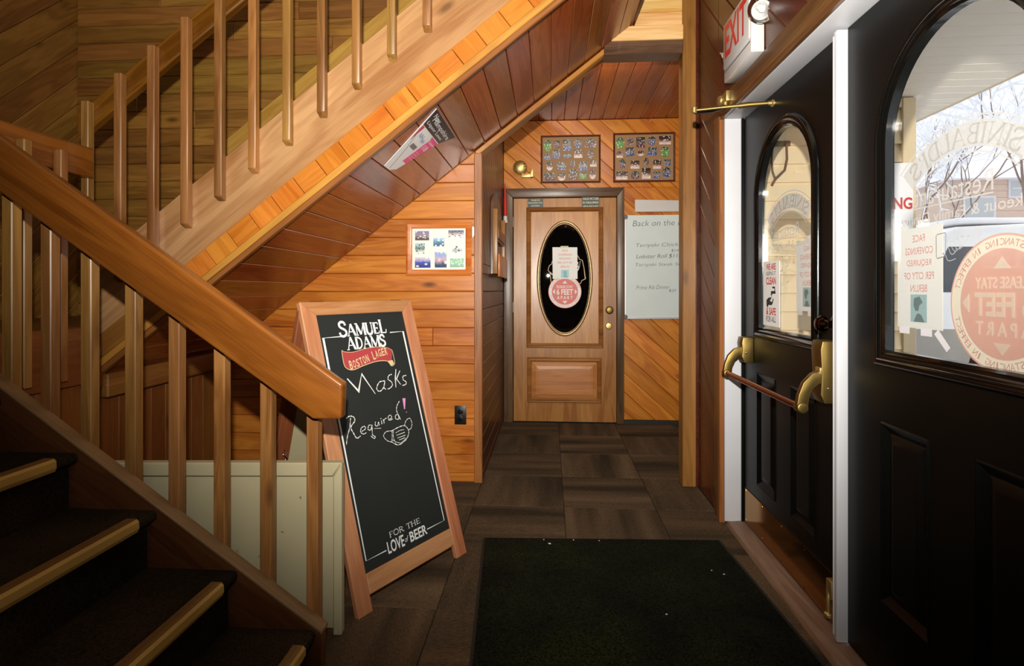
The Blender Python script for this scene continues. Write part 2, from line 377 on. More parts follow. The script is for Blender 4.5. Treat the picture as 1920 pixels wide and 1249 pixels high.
def film(name, col, op=.75, tl=.6):            # paper or vinyl that lets daylight through
    if name in MT: return MT[name]
    m, nt, b = base_mat(name); nt.nodes.remove(b); N = nt.nodes.new; L = nt.links.new; c = lin(col)
    d = N('ShaderNodeBsdfDiffuse'); d.inputs[0].default_value = c; t = N('ShaderNodeBsdfTranslucent'); t.inputs[0].default_value = c
    m1 = N('ShaderNodeMixShader'); m1.inputs[0].default_value = tl; L(d.outputs[0], m1.inputs[1]); L(t.outputs[0], m1.inputs[2])
    tr = N('ShaderNodeBsdfTransparent'); m2 = N('ShaderNodeMixShader'); m2.inputs[0].default_value = op; L(tr.outputs[0], m2.inputs[1]); L(m1.outputs[0], m2.inputs[2])
    L(m2.outputs[0], nt.nodes['Material Output'].inputs[0]); MT[name] = m; return m
def photo(name, top, mid, bot, spots, sc=9):    # small snapshot print: soft blobs over a horizon
    if name in MT: return MT[name]
    m, nt, b = base_mat(name); N = nt.nodes.new; L = nt.links.new
    tc = N('ShaderNodeTexCoord'); oi = N('ShaderNodeObjectInfo'); sx = N('ShaderNodeSeparateXYZ'); L(tc.outputs['Generated'], sx.inputs[0])
    rp = N('ShaderNodeValToRGB'); e = rp.color_ramp.elements; e[0].position = .2; e[0].color = lin(bot); e[1].position = .85; e[1].color = lin(top); x = e.new(.5); x.color = lin(mid)
    ad = N('ShaderNodeVectorMath'); ad.operation = 'ADD'; L(tc.outputs['Generated'], ad.inputs[0]); mu = N('ShaderNodeMath'); mu.operation = 'MULTIPLY'; mu.inputs[1].default_value = 91; L(oi.outputs['Random'], mu.inputs[0]); L(mu.outputs[0], ad.inputs[1])
    no = N('ShaderNodeTexNoise'); no.inputs['Scale'].default_value = sc; no.inputs['Detail'].default_value = 4; L(ad.outputs[0], no.inputs['Vector'])
    a = N('ShaderNodeMath'); a.operation = 'MULTIPLY_ADD'; L(no.outputs['Fac'], a.inputs[0]); a.inputs[1].default_value = .5; L(sx.outputs[1], a.inputs[2])
    s2 = N('ShaderNodeMath'); s2.operation = 'SUBTRACT'; L(a.outputs[0], s2.inputs[0]); s2.inputs[1].default_value = .25; L(s2.outputs[0], rp.inputs[0])
    vo = N('ShaderNodeTexVoronoi'); vo.inputs['Scale'].default_value = sc*.6; L(ad.outputs[0], vo.inputs['Vector'])
    mr = N('ShaderNodeMapRange'); mr.inputs[1].default_value = .24; mr.inputs[2].default_value = .36; mr.inputs[3].default_value = .95; mr.inputs[4].default_value = 0; L(vo.outputs['Distance'], mr.inputs[0])
    hs = N('ShaderNodeHueSaturation'); hs.inputs['Color'].default_value = lin(spots); sp = N('ShaderNodeSeparateColor'); L(vo.outputs['Color'], sp.inputs[0]); L(sp.outputs[0], hs.inputs['Hue']); L(sp.outputs[1], hs.inputs['Saturation'])
    mx = N('ShaderNodeMix'); mx.data_type = 'RGBA'; L(mr.outputs[0], mx.inputs[0]); L(rp.outputs[0], mx.inputs[6]); L(hs.outputs[0], mx.inputs[7])
    L(mx.outputs[2], b.inputs['Base Color']); b.inputs['Roughness'].default_value = .35; MT[name] = m; return m

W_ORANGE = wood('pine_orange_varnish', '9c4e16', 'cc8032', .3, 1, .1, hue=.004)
W_UPPER = wood('pine_olive_varnish_dimmed', '6e471a', 'a47534', .4, 1, .18)  # yellower olive stain, darkened further to paint in the flash vignette
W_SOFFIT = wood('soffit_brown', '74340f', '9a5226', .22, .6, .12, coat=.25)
W_DIAG = wood('pine_diagonal_orange', 'a5530f', 'd6892e', .3, .9, .12, hue=.005)
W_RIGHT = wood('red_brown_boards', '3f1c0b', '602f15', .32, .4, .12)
W_RAIL = wood('handrail_honey', '5e360c', '94601f', .22, .8, .05, coat=.3, grain=.7)
W_BAL = wood('baluster_fir', '70471f', 'a5763f', .35, .8, .2, dirt=1)
W_SKIRT = wood('skirt_tan', '8f5a38', 'bd8c64', .25, .8, .05, coat=.3, grain=.6)
W_BAND = wood('edge_orange', 'a65a18', 'c67c2e', .3, .9, .08, hue=.004)
W_STRIP = wood('edge_strip_honey', 'a0622a', 'c8883e', .35, .3, .1)
W_POST = wood('corner_pine', '734719', 'a06c34', .35, .7, .1)
W_PALE = wood('pale_knotty_pine', 'd09a50', 'efc88a', .4, 1.2, .06)
W_DARKTRIM = wood('dark_trim', '3f2a1c', '6b4d38', .3, .3, .12)
W_DOOR = wood('oak_door', '8a5424', 'b67e40', .3, 0, .03)
W_SIGN = wood('cherry_sign_frame', 'a2643e', 'c68f64', .45, .15, .05)
W_CLOSET = wood('under_stair_pine', '6e3f1a', '8f5a28', .4, .6, .2)
W_FRAME = wood('picture_frame_red_pine', 'b0501a', 'd8803a', .3, .3, .1)
W_FRAME2 = wood('picture_frame_walnut', '4a2a18', '6b4028', .3, .2, .1)
W_SILL = wood('worn_threshold', '7a5c44', 'a58a70', .55, .2, .1)
W_PLAIN = wood('back_room_boards', '7a4a22', 'a06a38', .4, .6, .2)
DARK = plain('dark_backing', '1a110b', .9)
TILE = carpet('carpet_tile', ['3a3024', '4e4030', '5c4a38', '6a5742'])
STAIRC = carpet('stair_carpet', ['1c180f', '292114', '36291a'], False, .8, .5)
MATM = carpet('entrance_mat', ['0d0f0a', '171b0f', '212612'], False, 1.0, .9)
BLACK = plain('black_gloss_paint', '070807', .36, 0, .06, 60, spec=.2)
WHITE = plain('white_trim_paint', 'c9c9cd', .4)
BRASS = plain('antique_brass', '86703f', .45, 1, .03); KICK = plain('polished_brass_plate', 'a8782e', .14, 1)
BRIGHT = plain('bright_brass', 'd0b474', .42, .9)
COPPER = plain('worn_bronze_bar', '9c5a30', .25, 1)
CHROME = plain('chrome', 'd8d8d8', .08, 1)
STEEL = plain('dull_steel', '6d6a66', .35, 1)
BEIGE = plain('beige_paint', 'b0a684', .5, 0, .1, 30, .1)
CHALKB = plain('chalkboard', '1d211f', .6, 0, 0, 0, .15)
CHALK = plain('white_chalk', 'dcdcd6', .9)
PRINTW = plain('white_print', 'e4e6e4', .6)
PINKC = plain('pink_chalk', 'd58fc0', .9)
REDRIB = plain('ribbon_red', 'a83c3e', .6); GOLDP = plain('ribbon_gold', 'cfbd8e', .6); GREYRIB = plain('ribbon_shade', '7d5a55', .6)
PAPER = plain('white_paper', 'eceae6', .7); RED = plain('print_red', 'c9453f', .6); PALERED = plain('print_faded_red', 'e0a09a', .7); INK = plain('print_black', '22201f', .6)
PALEBLUE = plain('print_pale_blue', 'a9cfd6', .6); PINK = plain('print_pink', 'ee5d93', .5); STICK = plain('sticker_red', 'd3685f', .5); CREAM = plain('mount_board', 'f1eee0', .6)
TAN = plain('mat_board_tan', '96724c', .7); PLASTW = plain('white_plastic', 'c9c5c2', .35); EXITRED = plain('exit_red', 'd8332c', .4); BLKPL = plain('black_plastic', '15130f', .4)
BOARDW = plain('whiteboard', 'd3dcdb', .25); GREY = plain('grey_plastic', '5a626a', .5); MARK = plain('marker_grey', '5a6266', .6); MARKD = plain('marker_dark', '2f3638', .6)
MIRROR = plain('dark_glass', '030505', .006, 0, spec=.9); GLOSSB = plain('black_moulding_gloss', '080908', .14, 0, .1, 40, spec=.5)
GLASS = glass('window_glass')
FROST = film('frosted_vinyl', 'd6d4ce', .84, .42); SHEET = film('taped_sheet', 'f2f1ec', .93, .55); SHEETRED = film('faded_red_show_through', 'e29a92', .6, .5); SHEETBLU = film('faded_blue_show_through', 'a8c8cb', .8, .5); SHEETGRY = film('grey_show_through', '8a9a9a', .85, .5)
STKPINK = film('sticker_back_pink', 'e9beb3', .9, .5); STKCREAM = film('sticker_back_cream', 'f0ebdc', .92, .5); STKRED = film('sticker_back_lettering', 'dba39b', .8, .5); LINEGR = film('grey_line', '94908c', .85, .3)
SIDING = plain('cream_siding', 'dcc8a2', .6); SOFFW = plain('porch_ceiling_paint', 'efe6d4', .6); SNOW = plain('snow', 'eef0f4', .8, 0, .3, 8)
BARK = plain('winter_bark', '8a776c', .9, 0, .5, 40, .2); HOUSE = plain('house_clapboard', 'c9b3a4', .8, 0, .2, 20, .1); CARW = plain('white_car_paint', 'e4e4e2', .25, coat=.5); CARG = plain('car_window', '3c4248', .08, spec=.8); CARK = plain('grey_car_cladding', '989389', .6); RUBBER = plain('tyre_rubber', '161616', .8)
LOGM = plain('weathered_log', 'b8a184', .8, 0, .6, 30, .2)
# ------------------------------------------------------------------ the shell
def mesh_struct(name, boxes, mat):
    m = MB()
    for lo, hi in boxes: m.box((lo[0], lo[1], lo[2]+E), (hi[0], hi[1], hi[2]+E))
    o = m.build(name, mat, None, None); o['kind'] = 'structure'; return o
floor = mesh_struct('floor', [((-3.2, -2.5, -1.32), (1.02, 5.1, -1.198)), ((1.02, 3.49, -1.32), (1.45, 5.1, -1.198))], DARK)
for i in range(-7, 4):
    for j in range(-4, 9):
        x0 = .08+.5*i; y0 = .53+.5*j; x1 = min(x0+.5, 1.4 if y0 > 3.4 else .9); y1 = min(y0+.5, 4.96)
        if x1 - x0 < .05 or y0 < .4 or y1 - y0 < .05: continue
        if x1 < -2.1: continue
        g = .0015; cx, cy = (x0+x1)/2, (y0+y1)/2; a, b = (x1-x0)/2-g, (y1-y0)/2-g
        turn = (i+j) % 2
        Mt = frame(P(cx, cy, -1.19), X3 if turn else Y3, Y3 if turn else -X3, Z3)
        MB().box((cx-a, cy-b, -.009), (cx+a, cy+b, .0)).build('carpet_tile', TILE, floor, Mt, .0015, 1)
wall_left = mesh_struct('wall_left', [((-3.2, -2.5, -1.19), (-3.1, 3.5, 2.4))], DARK)
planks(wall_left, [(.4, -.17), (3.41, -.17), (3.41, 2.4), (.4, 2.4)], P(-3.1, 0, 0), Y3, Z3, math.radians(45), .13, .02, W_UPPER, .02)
wall_far = mesh_struct('wall_stair_side', [((-3.1, 3.41, -1.19), (-.436, 3.49, 2.4))], DARK)
planks(wall_far, [(-2.07, -1.19), (-.462, -1.19), (-.462, .864), (-2.07, -.382)], P(0, 3.41, 0), X3, Z3, 0, .113, .02, W_ORANGE, -.005, brk=3.3)
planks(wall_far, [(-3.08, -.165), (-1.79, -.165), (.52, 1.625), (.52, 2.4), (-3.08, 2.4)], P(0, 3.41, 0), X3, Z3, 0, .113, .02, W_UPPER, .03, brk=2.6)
head = MB().prism([P(-.436, 3.41, .9), P(.36, 3.41, 1.5), P(.885, 3.41, 1.5), P(.885, 3.41, 2.4), P(-.436, 3.41, 2.4)], (0, .08, 0)).build('wall_over_alcove', DARK); head['kind'] = 'structure'
for z0, z1, m_ in ((1.6, 1.69, W_PALE), (1.692, 1.80, W_PALE), (1.802, 1.92, W_POST), (1.922, 2.05, W_POST)):
    slab('board', [P(.50, 3.385, z0), P(.803, 3.385, z0), P(.803, 3.385, z1), P(.50, 3.385, z1)], -Y3, .02, X3, m_, head)
slab('ledge_board', [P(.335, 3.355, 1.512), P(.803, 3.355, 1.512), P(.803, 3.355, 1.598), P(.452, 3.355, 1.598)], -Y3, .05, X3, W_PALE, head, .004)
slab('header_trim', [P(.33, 3.362, 1.432), P(.803, 3.362, 1.432), P(.803, 3.362, 1.510), P(.333, 3.362, 1.510)], -Y3, .13, X3, W_DARKTRIM, head, .004)
slab('slope_trim', [P(-.455, 3.366, .825), P(.335, 3.366, 1.437), P(.335, 3.366, 1.474), P(-.455, 3.366, .862)], -Y3, .12, V(1, 0, .775), W_STRIP, head, .003)
wall_al = mesh_struct('wall_alcove_left', [((-.52, 3.49, -1.19), (-.436, 5.05, 1.6))], DARK)
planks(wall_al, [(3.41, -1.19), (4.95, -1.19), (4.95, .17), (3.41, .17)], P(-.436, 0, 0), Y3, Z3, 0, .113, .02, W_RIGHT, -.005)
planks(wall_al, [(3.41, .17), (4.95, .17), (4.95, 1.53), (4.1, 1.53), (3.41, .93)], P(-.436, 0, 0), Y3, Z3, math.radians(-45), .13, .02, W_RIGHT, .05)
corner = board('trim_1', P(-.438, 3.385, -1.188), P(-.438, 3.385, .85), .05, .045, -Y3, W_POST, None, .004); corner['kind'] = 'structure'
wall_back = mesh_struct('wall_back', [((-.52, 4.99, .9), (1.4, 5.08, 1.6)), ((.66, 4.99, -1.19), (1.4, 5.08, .9)), ((-.52, 4.99, -1.19), (-.40, 5.08, .9)), ((-.40, 5.02, -1.19), (.66, 5.08, .9))], DARK)
planks(wall_back, [(-.414, .922), (1.35, .922), (1.35, 1.535), (-.414, 1.535)], P(0, 4.99, 0), X3, Z3, math.radians(-42), .128, .02, W_DIAG, .03)
planks(wall_back, [(.664, -1.155), (1.35, -1.155), (1.35, .922), (.664, .922)], P(0, 4.99, 0), X3, Z3, math.radians(-42), .128, .02, W_DIAG, .03)
bb = mesh_struct('baseboard_back', [((.664, 4.955, -1.19), (1.35, 4.99, -1.155))], plain('black_rubber_base', '161814', .6))
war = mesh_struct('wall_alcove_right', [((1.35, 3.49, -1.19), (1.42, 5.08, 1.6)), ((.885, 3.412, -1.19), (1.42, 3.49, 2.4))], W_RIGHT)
ca = mesh_struct('ceiling_alcove', [((-.52, 3.49, 1.557), (1.42, 5.08, 1.62))], DARK)
planks(ca, [(3.49, -.43), (4.97, -.43), (4.97, 1.35), (3.49, 1.35)], P(0, 0, 1.557), Y3, X3, 0, .113, .02, wood('alcove_ceiling', '8a4218', 'b2622c', .25, .5, .1, coat=.2, hue=.004), .02)
post = board('trim_2', P(.845, 3.437, -1.188), P(.845, 3.437, 2.4), .08, .105, -Y3, W_POST, None, .004); post['kind'] = 'structure'
wall_right = mesh_struct('wall_right', [((.92, 2.872, -1.19), (1.05, 3.412, 2.4)), ((.92, .6, .90), (1.05, 2.872, 2.4)), ((.92, -2.5, -1.19), (1.05, .905, .90)), ((.92, -2.5, .9), (1.05, .6, 2.4))], DARK)
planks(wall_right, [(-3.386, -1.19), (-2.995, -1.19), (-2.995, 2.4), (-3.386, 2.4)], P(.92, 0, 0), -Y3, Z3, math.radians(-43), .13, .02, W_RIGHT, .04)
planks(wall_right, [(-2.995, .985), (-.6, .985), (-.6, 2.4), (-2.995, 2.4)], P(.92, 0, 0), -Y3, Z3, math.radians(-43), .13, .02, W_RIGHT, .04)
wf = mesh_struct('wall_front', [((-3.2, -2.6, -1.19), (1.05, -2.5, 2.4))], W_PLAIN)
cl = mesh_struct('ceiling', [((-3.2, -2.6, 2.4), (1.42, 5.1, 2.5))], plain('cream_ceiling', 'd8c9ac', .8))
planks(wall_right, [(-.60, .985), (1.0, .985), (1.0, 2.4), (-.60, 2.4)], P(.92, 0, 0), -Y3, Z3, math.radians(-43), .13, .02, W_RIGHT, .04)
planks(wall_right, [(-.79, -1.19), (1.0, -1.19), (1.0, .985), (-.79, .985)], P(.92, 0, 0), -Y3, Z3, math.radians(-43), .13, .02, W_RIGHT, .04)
# casing, jambs, sill of the street doors
W_CAS = wood('casing_brown', '4a2b17', '704a2c', .28, .3, .1, coat=.2)
t3 = struct('trim_3', P(.88, 2.93, -1.19))
board('casing_side', P(.889, 2.955, -1.188), P(.889, 2.955, .985), .085, .022, -X3, W_CAS, t3, .003)
board('casing_bead', P(.884, 2.893, -1.188), P(.884, 2.893, .90), .038, .032, -X3, W_POST, t3, .003)
board('casing_head', P(.889, 2.998, .935), P(.889, .795, .935), .10, .024, -X3, W_CAS, t3, .003)
board('casing_side', P(.889, .85, -1.188), P(.889, .85, .885), .11, .022, -X3, W_CAS, t3, .003)
board('casing_bead', P(.886, 2.90, .884), P(.886, .8, .884), .022, .03, -X3, W_CAS, t3, .002)
t4 = struct('trim_4', P(.95, 2.86, -1.19))
MB().box(P(.888, 2.853, -1.17), P(1.03, 2.872, .89)).build('jamb', WHITE, t4, bevel=.002)
MB().box(P(.888, .906, -1.17), P(1.03, .925, .89)).build('jamb', WHITE, t4, bevel=.002)
MB().box(P(.888, .925, .870), P(1.03, 2.853, .89)).build('jamb_head', WHITE, t4, bevel=.002)
MB().box(P(.968, 2.842, -1.165), P(.981, 2.853, .868)).build('weather_strip', BLACK, t4)
t5 = MB().prism([P(.893, 2.868, -1.19), P(.905, 2.868, -1.171), P(.985, 2.868, -1.163), P(1.06, 2.868, -1.168), P(1.06, 2.868, -1.19)], (0, -1.96, 0)).build('trim_5', W_SILL, None, frame(P(.97, 1.9, -1.17), Y3, -X3, Z3), .003); t5['kind'] = 'structure'
# ------------------------------------------------------------------ street doors
ARC = [(.262*math.cos(math.pi*i/28), .425+.262*math.sin(math.pi*i/28)) for i in range(29)]
OUT = [(-.262, -.175), (.262, -.175)] + ARC
def black_door(name, yc, hw):
    d = struct(name, P(.98, yc, -1.16)); q = lambda w_, z, x=.98: P(x, yc-w_, z)
    m = MB()
    def bx(w0, w1, z0, z1): m.box(tuple(q(w1, z0)), tuple(q(w0, z1, 1.004)))
    for s in (-1, 1):
        a, b = sorted((s*.288, s*hw)); bx(a, b, -1.158, -.175); a, b = sorted((s*.262, s*hw)); bx(a, b, -.175, .425)
        bx(*sorted((s*.262, s*hw)), .425, .864)
    bx(-.075, .075, -.92, -.385); bx(-.288, .288, -.385, -.175); bx(-.288, .288, -1.158, -.92)
    n = len(ARC)
    for x in (.98, 1.004):
        v = [q(a, b, x) for a, b in ARC] + [q(a, .864, x) for a, b in ARC]; m.add(v, [(i, i+1, n+i+1, n+i) for i in range(n-1)])
    v = [q(a, b, .98) for a, b in ARC] + [q(a, b, 1.004) for a, b in ARC]; m.add(v, [(i, i+1, n+i+1, n+i) for i in range(n-1)])
    m.build('leaf', BLACK, d)
    for s in (-1, 1):
        w0, w1 = sorted((s*.075, s*.288)); p = MB(); z0, z1 = -.92, -.385
        lv = [(0, .9815), (.006, .977), (.012, .981), (.03, .990), (.055, .981), (.06, .981)]
        v = []
        for o_, x in lv: v += [q(w0+o_, z0+o_, x), q(w1-o_, z0+o_, x), q(w1-o_, z1-o_, x), q(w0+o_, z1-o_, x)]
        f = [(4*i+k, 4*i+(k+1) % 4, 4*i+4+(k+1) % 4, 4*i+4+k) for i in range(len(lv)-1) for k in range(4)] + [tuple(range(4*len(lv)-4, 4*len(lv)))]
        p.add(v, f).build('door_panel', BLACK, d, smooth=20)
    pr = [(-.002, -.02), (-.002, .003), (.005, .008), (.012, .005), (.018, .005), (.025, .013), (.033, .009), (.040, .011), (.048, .005), (.05, -.002)]
    MB().sweep(OUT, pr, P(.98, yc, 0), -Y3, Z3, -X3).build('glass_moulding', GLOSSB, d, smooth=50)
    g = MB().prism([q(a, b, .994) for a, b in OUT], (.005, 0, 0)).build('glass_pane', GLASS, d, frame(q(0, .2, .994), -Y3, Z3, -X3), smooth=0)
    # frosted shop lettering on the street side, read from outside
    F = Flat(P(1.0, yc, .083), Y3, Z3, .0006)
    R0, R1, a0 = .257, .327, math.radians(42)
    n = 40
    F.ring(0, 0, R0+.004, R1-.004, math.pi/2-a0, math.pi/2+a0, n)
    F.build('lettering_band', FROST, g)
    F = Flat(P(1.0, yc, .083), Y3, Z3, .0012); t = "SINIBALDI'S"; h = .046
    L = serif_len(t, h, 1.0); rr = (R0+R1)/2-.023
    def pl(x, y): a = math.pi/2+a0*.9-(x/L)*2*a0*.9; return ((rr+y)*math.cos(a), (rr+y)*math.sin(a))
    serif(F, t, pl, h, .13)
    F.build('lettering', LINEGR, g)
    F = Flat(P(1.0, yc, .165), Y3, Z3, .0008)
    for r in (R0-.007, R1+.007): F.ring(0, -.082, r-.0022, r+.0022, math.pi/2-a0*1.03, math.pi/2+a0*1.03, n)
    F.text('Restaurant', 0.035, .088, .27, .05, 0); F.rect(-.10, .056, .18, .0595)
    F.text('Takeout & Family Dining', 0, .025, .45, .036)
    # line drawing of a hand holding a cup
    for k in range(4): F.line([(.042-.013*k, -.052-.004*k), (.030-.013*k, -.074+.006*k), (.014-.013*k, -.066+.010*k), (.020-.013*k, -.044+.006*k), (.034-.013*k, -.044+.003*k)], .0018, True)
    F.line([(.046, -.05), (.03, -.02), (-.01, -.012), (-.06, -.02), (-.055, -.034), (-.02, -.034)], .0018, True); F.line([(.05, -.075), (.04, -.09), (.015, -.086)], .0018, True)
    F.build('lettering', FROST, g)
    F = Flat(P(1.0, yc, .165), Y3, Z3, .0008)
    F.line([(.052, -.018), (.080, -.020), (.084, -.024), (.083, -.078), (.079, -.082), (.054, -.078), (.050, -.074), (.049, -.022), (.052, -.018)], .0022); F.disc(.058, -.071, .0025, n=10)
    F.build('phone_outline', LINEGR, g)
    return d, g
d1, g1 = black_door('door_1', 2.384, .4585)
d2, g2 = black_door('door_2', 1.412, .466)
mul = struct('trim_6', P(.97, 1.897, -1.16))
MB().prism([P(.985, 1.884, -1.163), P(.953, 1.884, -1.163), P(.949, 1.889, -1.163), P(.949, 1.905, -1.163), P(.953, 1.910, -1.163), P(.985, 1.910, -1.163)], (0, 0, 2.025)).build('astragal', WHITE, mul, bevel=.0015)
board('groove_bead', P(.949, 1.907, -1.15), P(.949, 1.907, .85), .005, .004, -X3, WHITE, mul, .001)
# hardware that moves with the left leaf
kp = MB().box(P(.9765, 1.945, -1.152), P(.98, 2.832, -.985))
for y in (1.97, 2.18, 2.39, 2.6, 2.81):
    for z in (-.995, -1.142): kp.lathe(P(.9768, y, z), -X3, [(.004, 0), (.004, .001), (.002, .002)], 8)
kp.build('kick_plate', KICK, d1)
bar = MB().tube([P(.86, 2.735, -.40), P(.86, 1.945, -.40)], .0125, 14).build('panic_bar', COPPER, d1)
def cham(y0, y1, z0, z1, x):
    m = MB(); zz = (z1-z0); pr = [(.98, z0), (x+.012, z0), (x, z0+.03), (x+.004, z0+zz*.5), (x, z1-.03), (x+.006, z1), (.98, z1)]
    return m.prism([P(a, y0, b) for a, b in pr], (0, y1-y0, 0))
cham(2.712, 2.785, -.348, -.225, .925).build('end_box', BRASS, bar, bevel=.004)
cham(1.932, 2.005, -.385, -.172, .92).build('end_box', BRASS, bar, bevel=.004)
for y in (2.735, 1.945):
    z0 = -.30
    m = MB(); path = [(.935, z0+.01), (.905, z0), (.880, z0-.025), (.866, z0-.06), (.860, -.40)]
    wd = [.021, .021, .019, .018, .019]; L = []; R = []
    for i, (a, b) in enumerate(path):
        p0 = path[max(0, i-1)]; p1 = path[min(4, i+1)]; dx, dz = p1[0]-p0[0], p1[1]-p0[1]; l = math.hypot(dx, dz); L.append((a-dz/l*wd[i], b+dx/l*wd[i])); R.append((a+dz/l*wd[i], b-dx/l*wd[i]))
    m.prism([P(a, y-.012, b) for a, b in L + [(.86, -.42)] + R[::-1]], (0, .024, 0))
    m.lathe(P(.86, y-.018, -.40), Y3, [(.017, 0), (.019, .004), (.019, .034), (.017, .038)], 18)
    m.build('lever_arm', BRASS, bar, bevel=.003)
MB().box(P(.916, 1.93, -.285), P(.926, 1.965, -.262)).build('dogging_latch', BRIGHT, bar, bevel=.002)
for y, z in ((1.9315, -.335), (2.7115, -.30)): MB().lathe(P(.945, y, z), -Y3, [(.005, 0), (.005, .002), (.002, .003)], 10).build('screw', CHROME, bar)
MB().lathe(P(.98, 1.955, -.115), -X3, [(.03, 0), (.03, .006), (.022, .01), (.012, .014), (.012, .03), (.026, .036), (.03, .05), (.022, .062), (.006, .066)], 22).build('door_knob', plain('dark_bronze', '3a2418', .15, 1), d1)
MB().lathe(P(.98, 1.952, -.425), -X3, [(.012, 0), (.012, .004), (.006, .007)], 14).build('lock_screw', BRASS, d1)
st = MB().tube([P(.974, 1.975, -1.02), P(.962, 1.968, -1.06), P(.958, 1.962, -1.11)], .007, 10); st.box(P(.962, 1.95, -1.06), P(.977, 1.985, -1.0)); st.lathe(P(.957, 1.96, -1.125), Z3, [(.004, 0), (.013, .003), (.013, .014), (.006, .018)], 14)
st.build('kickdown_stop', BRIGHT, d1, bevel=.001)
# closer arm between the casing head and the left leaf
cz = thing('door_closer', 'brass folding arm of a door closer above the left black street door', 'door closer', P(.98, 2.48, .82))
MB().tube([P(.962, 2.48, .822), P(.88, 2.50, .824), P(.84, 2.508, .822)], [.009, .012, .012], 12).build('shoe', BRASS, cz)
sh = MB().lathe(P(.98, 2.48, .822), -X3, [(.016, 0), (.016, .006), (.010, .010), (.009, .024)], 16); sh.build('shoe_plate', BRIGHT, cz)
MB().tube([P(.86, 2.504, .823), P(.775, 2.523, .822), P(.77, 2.524, .822), P(.66, 2.55, .82)], [.008, .008, .0065, .0065], 12).build('forearm', BRASS, cz)
MB().lathe(P(.658, 2.55, .806), Z3, [(.006, 0), (.012, .003), (.012, .026), (.006, .03)], 16).build('elbow', BRIGHT, cz)
MB().tube([P(.662, 2.552, .812), P(.76, 2.66, .85), P(.864, 2.77, .905)], [.009, .011, .012], 12).build('main_arm', plain('dark_bronze_arm', '2a1c12', .4, .8), cz)
cb = MB().box(P(.858, 2.735, .925), P(.877, 2.845, .975)); cb.lathe(P(.858, 2.815, .95), -X3, [(.026, 0), (.026, .008), (.018, .016), (.006, .018)], 18); cb.tube([P(.864, 2.77, .895), P(.864, 2.77, .94)], .012, 12); cb.build('bracket', BRIGHT, cz, bevel=.002)
# ------------------------------------------------------------------ outside: porch, snow, street
gr = mesh_struct('ground', [((1.05, -6, -1.6), (60, 60, -1.30))], SNOW)
pf = mesh_struct('floor_porch', [((1.06, -1.0, -1.29), (2.35, 3.2, -1.21))], plain('porch_boards', '8a8078', .8))
wp = mesh_struct('wall_porch', [((1.05, 3.19, -1.3), (1.95, 3.3, 1.075))], DARK)
z = -1.25
while z < 1.0:
    z1 = z+.103
    MB().prism([P(1.051, 3.19, z), P(1.051, 3.158, z), P(1.051, 3.179, z1), P(1.051, 3.19, z1)], (.89, 0, 0)).build('siding_board', SIDING, wp)
    z = z1
board('corner_trim', P(1.97, 3.175, -1.28), P(1.97, 3.175, 1.06), .07, .05, -Y3, SIDING, wp, .003)
board('frieze_trim', P(1.06, 3.178, 1.035), P(1.96, 3.178, 1.035), .05, .04, -Y3, SIDING, wp, .003)
cp = mesh_struct('ceiling_porch', [((1.05, -.8, 1.082), (2.30, 3.30, 1.12)), ((1.9, 3.30, 1.082), (2.30, 5.2, 1.12))], DARK)
for pg in ([(-.8, 1.05), (3.25, 1.05), (3.25, 2.30), (-.8, 2.30)], [(3.25, 1.9), (5.2, 1.9), (5.2, 2.30), (3.25, 2.30)]): planks(cp, pg, P(0, 0, 1.082), Y3, X3, math.radians(90), .098, .016, SOFFW, .02, .003, .003, name='ceiling_board')
board('fascia', P(2.31, -.8, 1.095), P(2.31, 5.2, 1.095), .06, .025, X3, SIDING, cp, .002)
# scroll bracket on the siding
sb = thing('wall_bracket', 'dark iron scroll bracket on cream siding seen through the left street door', 'bracket', P(1.24, 3.16, .80))
MB().box(P(1.20, 3.152, .805), P(1.34, 3.165, .835)).build('top_bar', plain('bracket_iron', '5a4636', .6), sb, bevel=.004)
MB().tube([P(1.315, 3.15, .81), P(1.318, 3.15, .73), P(1.305, 3.15, .67), P(1.275, 3.15, .64), P(1.255, 3.15, .62), P(1.235, 3.15, .585)], .007, 8).build('scroll', MT['bracket_iron'], sb)
MB().tube([P(1.24, 3.15, .81), P(1.235, 3.15, .72), P(1.24, 3.15, .66), P(1.255, 3.15, .62)], .006, 8).build('scroll', MT['bracket_iron'], sb)
bs = slab('banner_sign', [P(1.63, 3.145, .16), P(1.985, 3.145, .16), P(1.985, 3.145, .70), P(1.63, 3.145, .70)], -Y3, .006, Z3, plain('banner_white', 'f2f0ee', .6), None, .001); tag(bs, 'white banner sign with red capitals on the cream siding of the porch', 'sign')
F = Flat(P(1.93, 3.145, .478), X3, Z3, .001); F.text('NG', 0, 0, .10, .066, .03); F.build('lettering', RED, bs)
F = Flat(P(1.93, 3.145, .375), X3, Z3, .001); F.text('hing', -.0, .0, .11, .035, 0); F.build('small_lettering', plain('banner_grey', 'c8c8cc', .6), bs)
# log railing
lg = thing('log_railing', 'weathered log railing at the edge of the porch beyond the right street door', 'railing', P(2.30, 2.2, -1.2))
def log(a, b, r, nm):
    a, b = Vector(a), Vector(b); n = 14; rnd = random.Random(3)
    MB().tube([a.lerp(b, i/n)+V(rnd.uniform(-.006, .006), 0, rnd.uniform(-.008, .008)) for i in range(n+1)], [r*rnd.uniform(.88, 1.12) for _ in range(n+1)], 12).build(nm, LOGM, lg)
log(P(2.30, 3.12, -.345), P(2.30, 1.0, -.40), .036, 'top_log'); log(P(2.30, 2.9, -.80), P(2.30, 1.0, -.85), .032, 'lower_log')
for y in (2.92, 1.2): log(P(2.30, y, -1.21), P(2.30, y, -.36), .036, 'post_log')
log(P(2.20, 2.70, -.405), P(2.36, 2.70, -.395), .034, 'cross_log'); log(P(2.20, 1.55, -.415), P(2.36, 1.55, -.405), .03, 'cross_log')
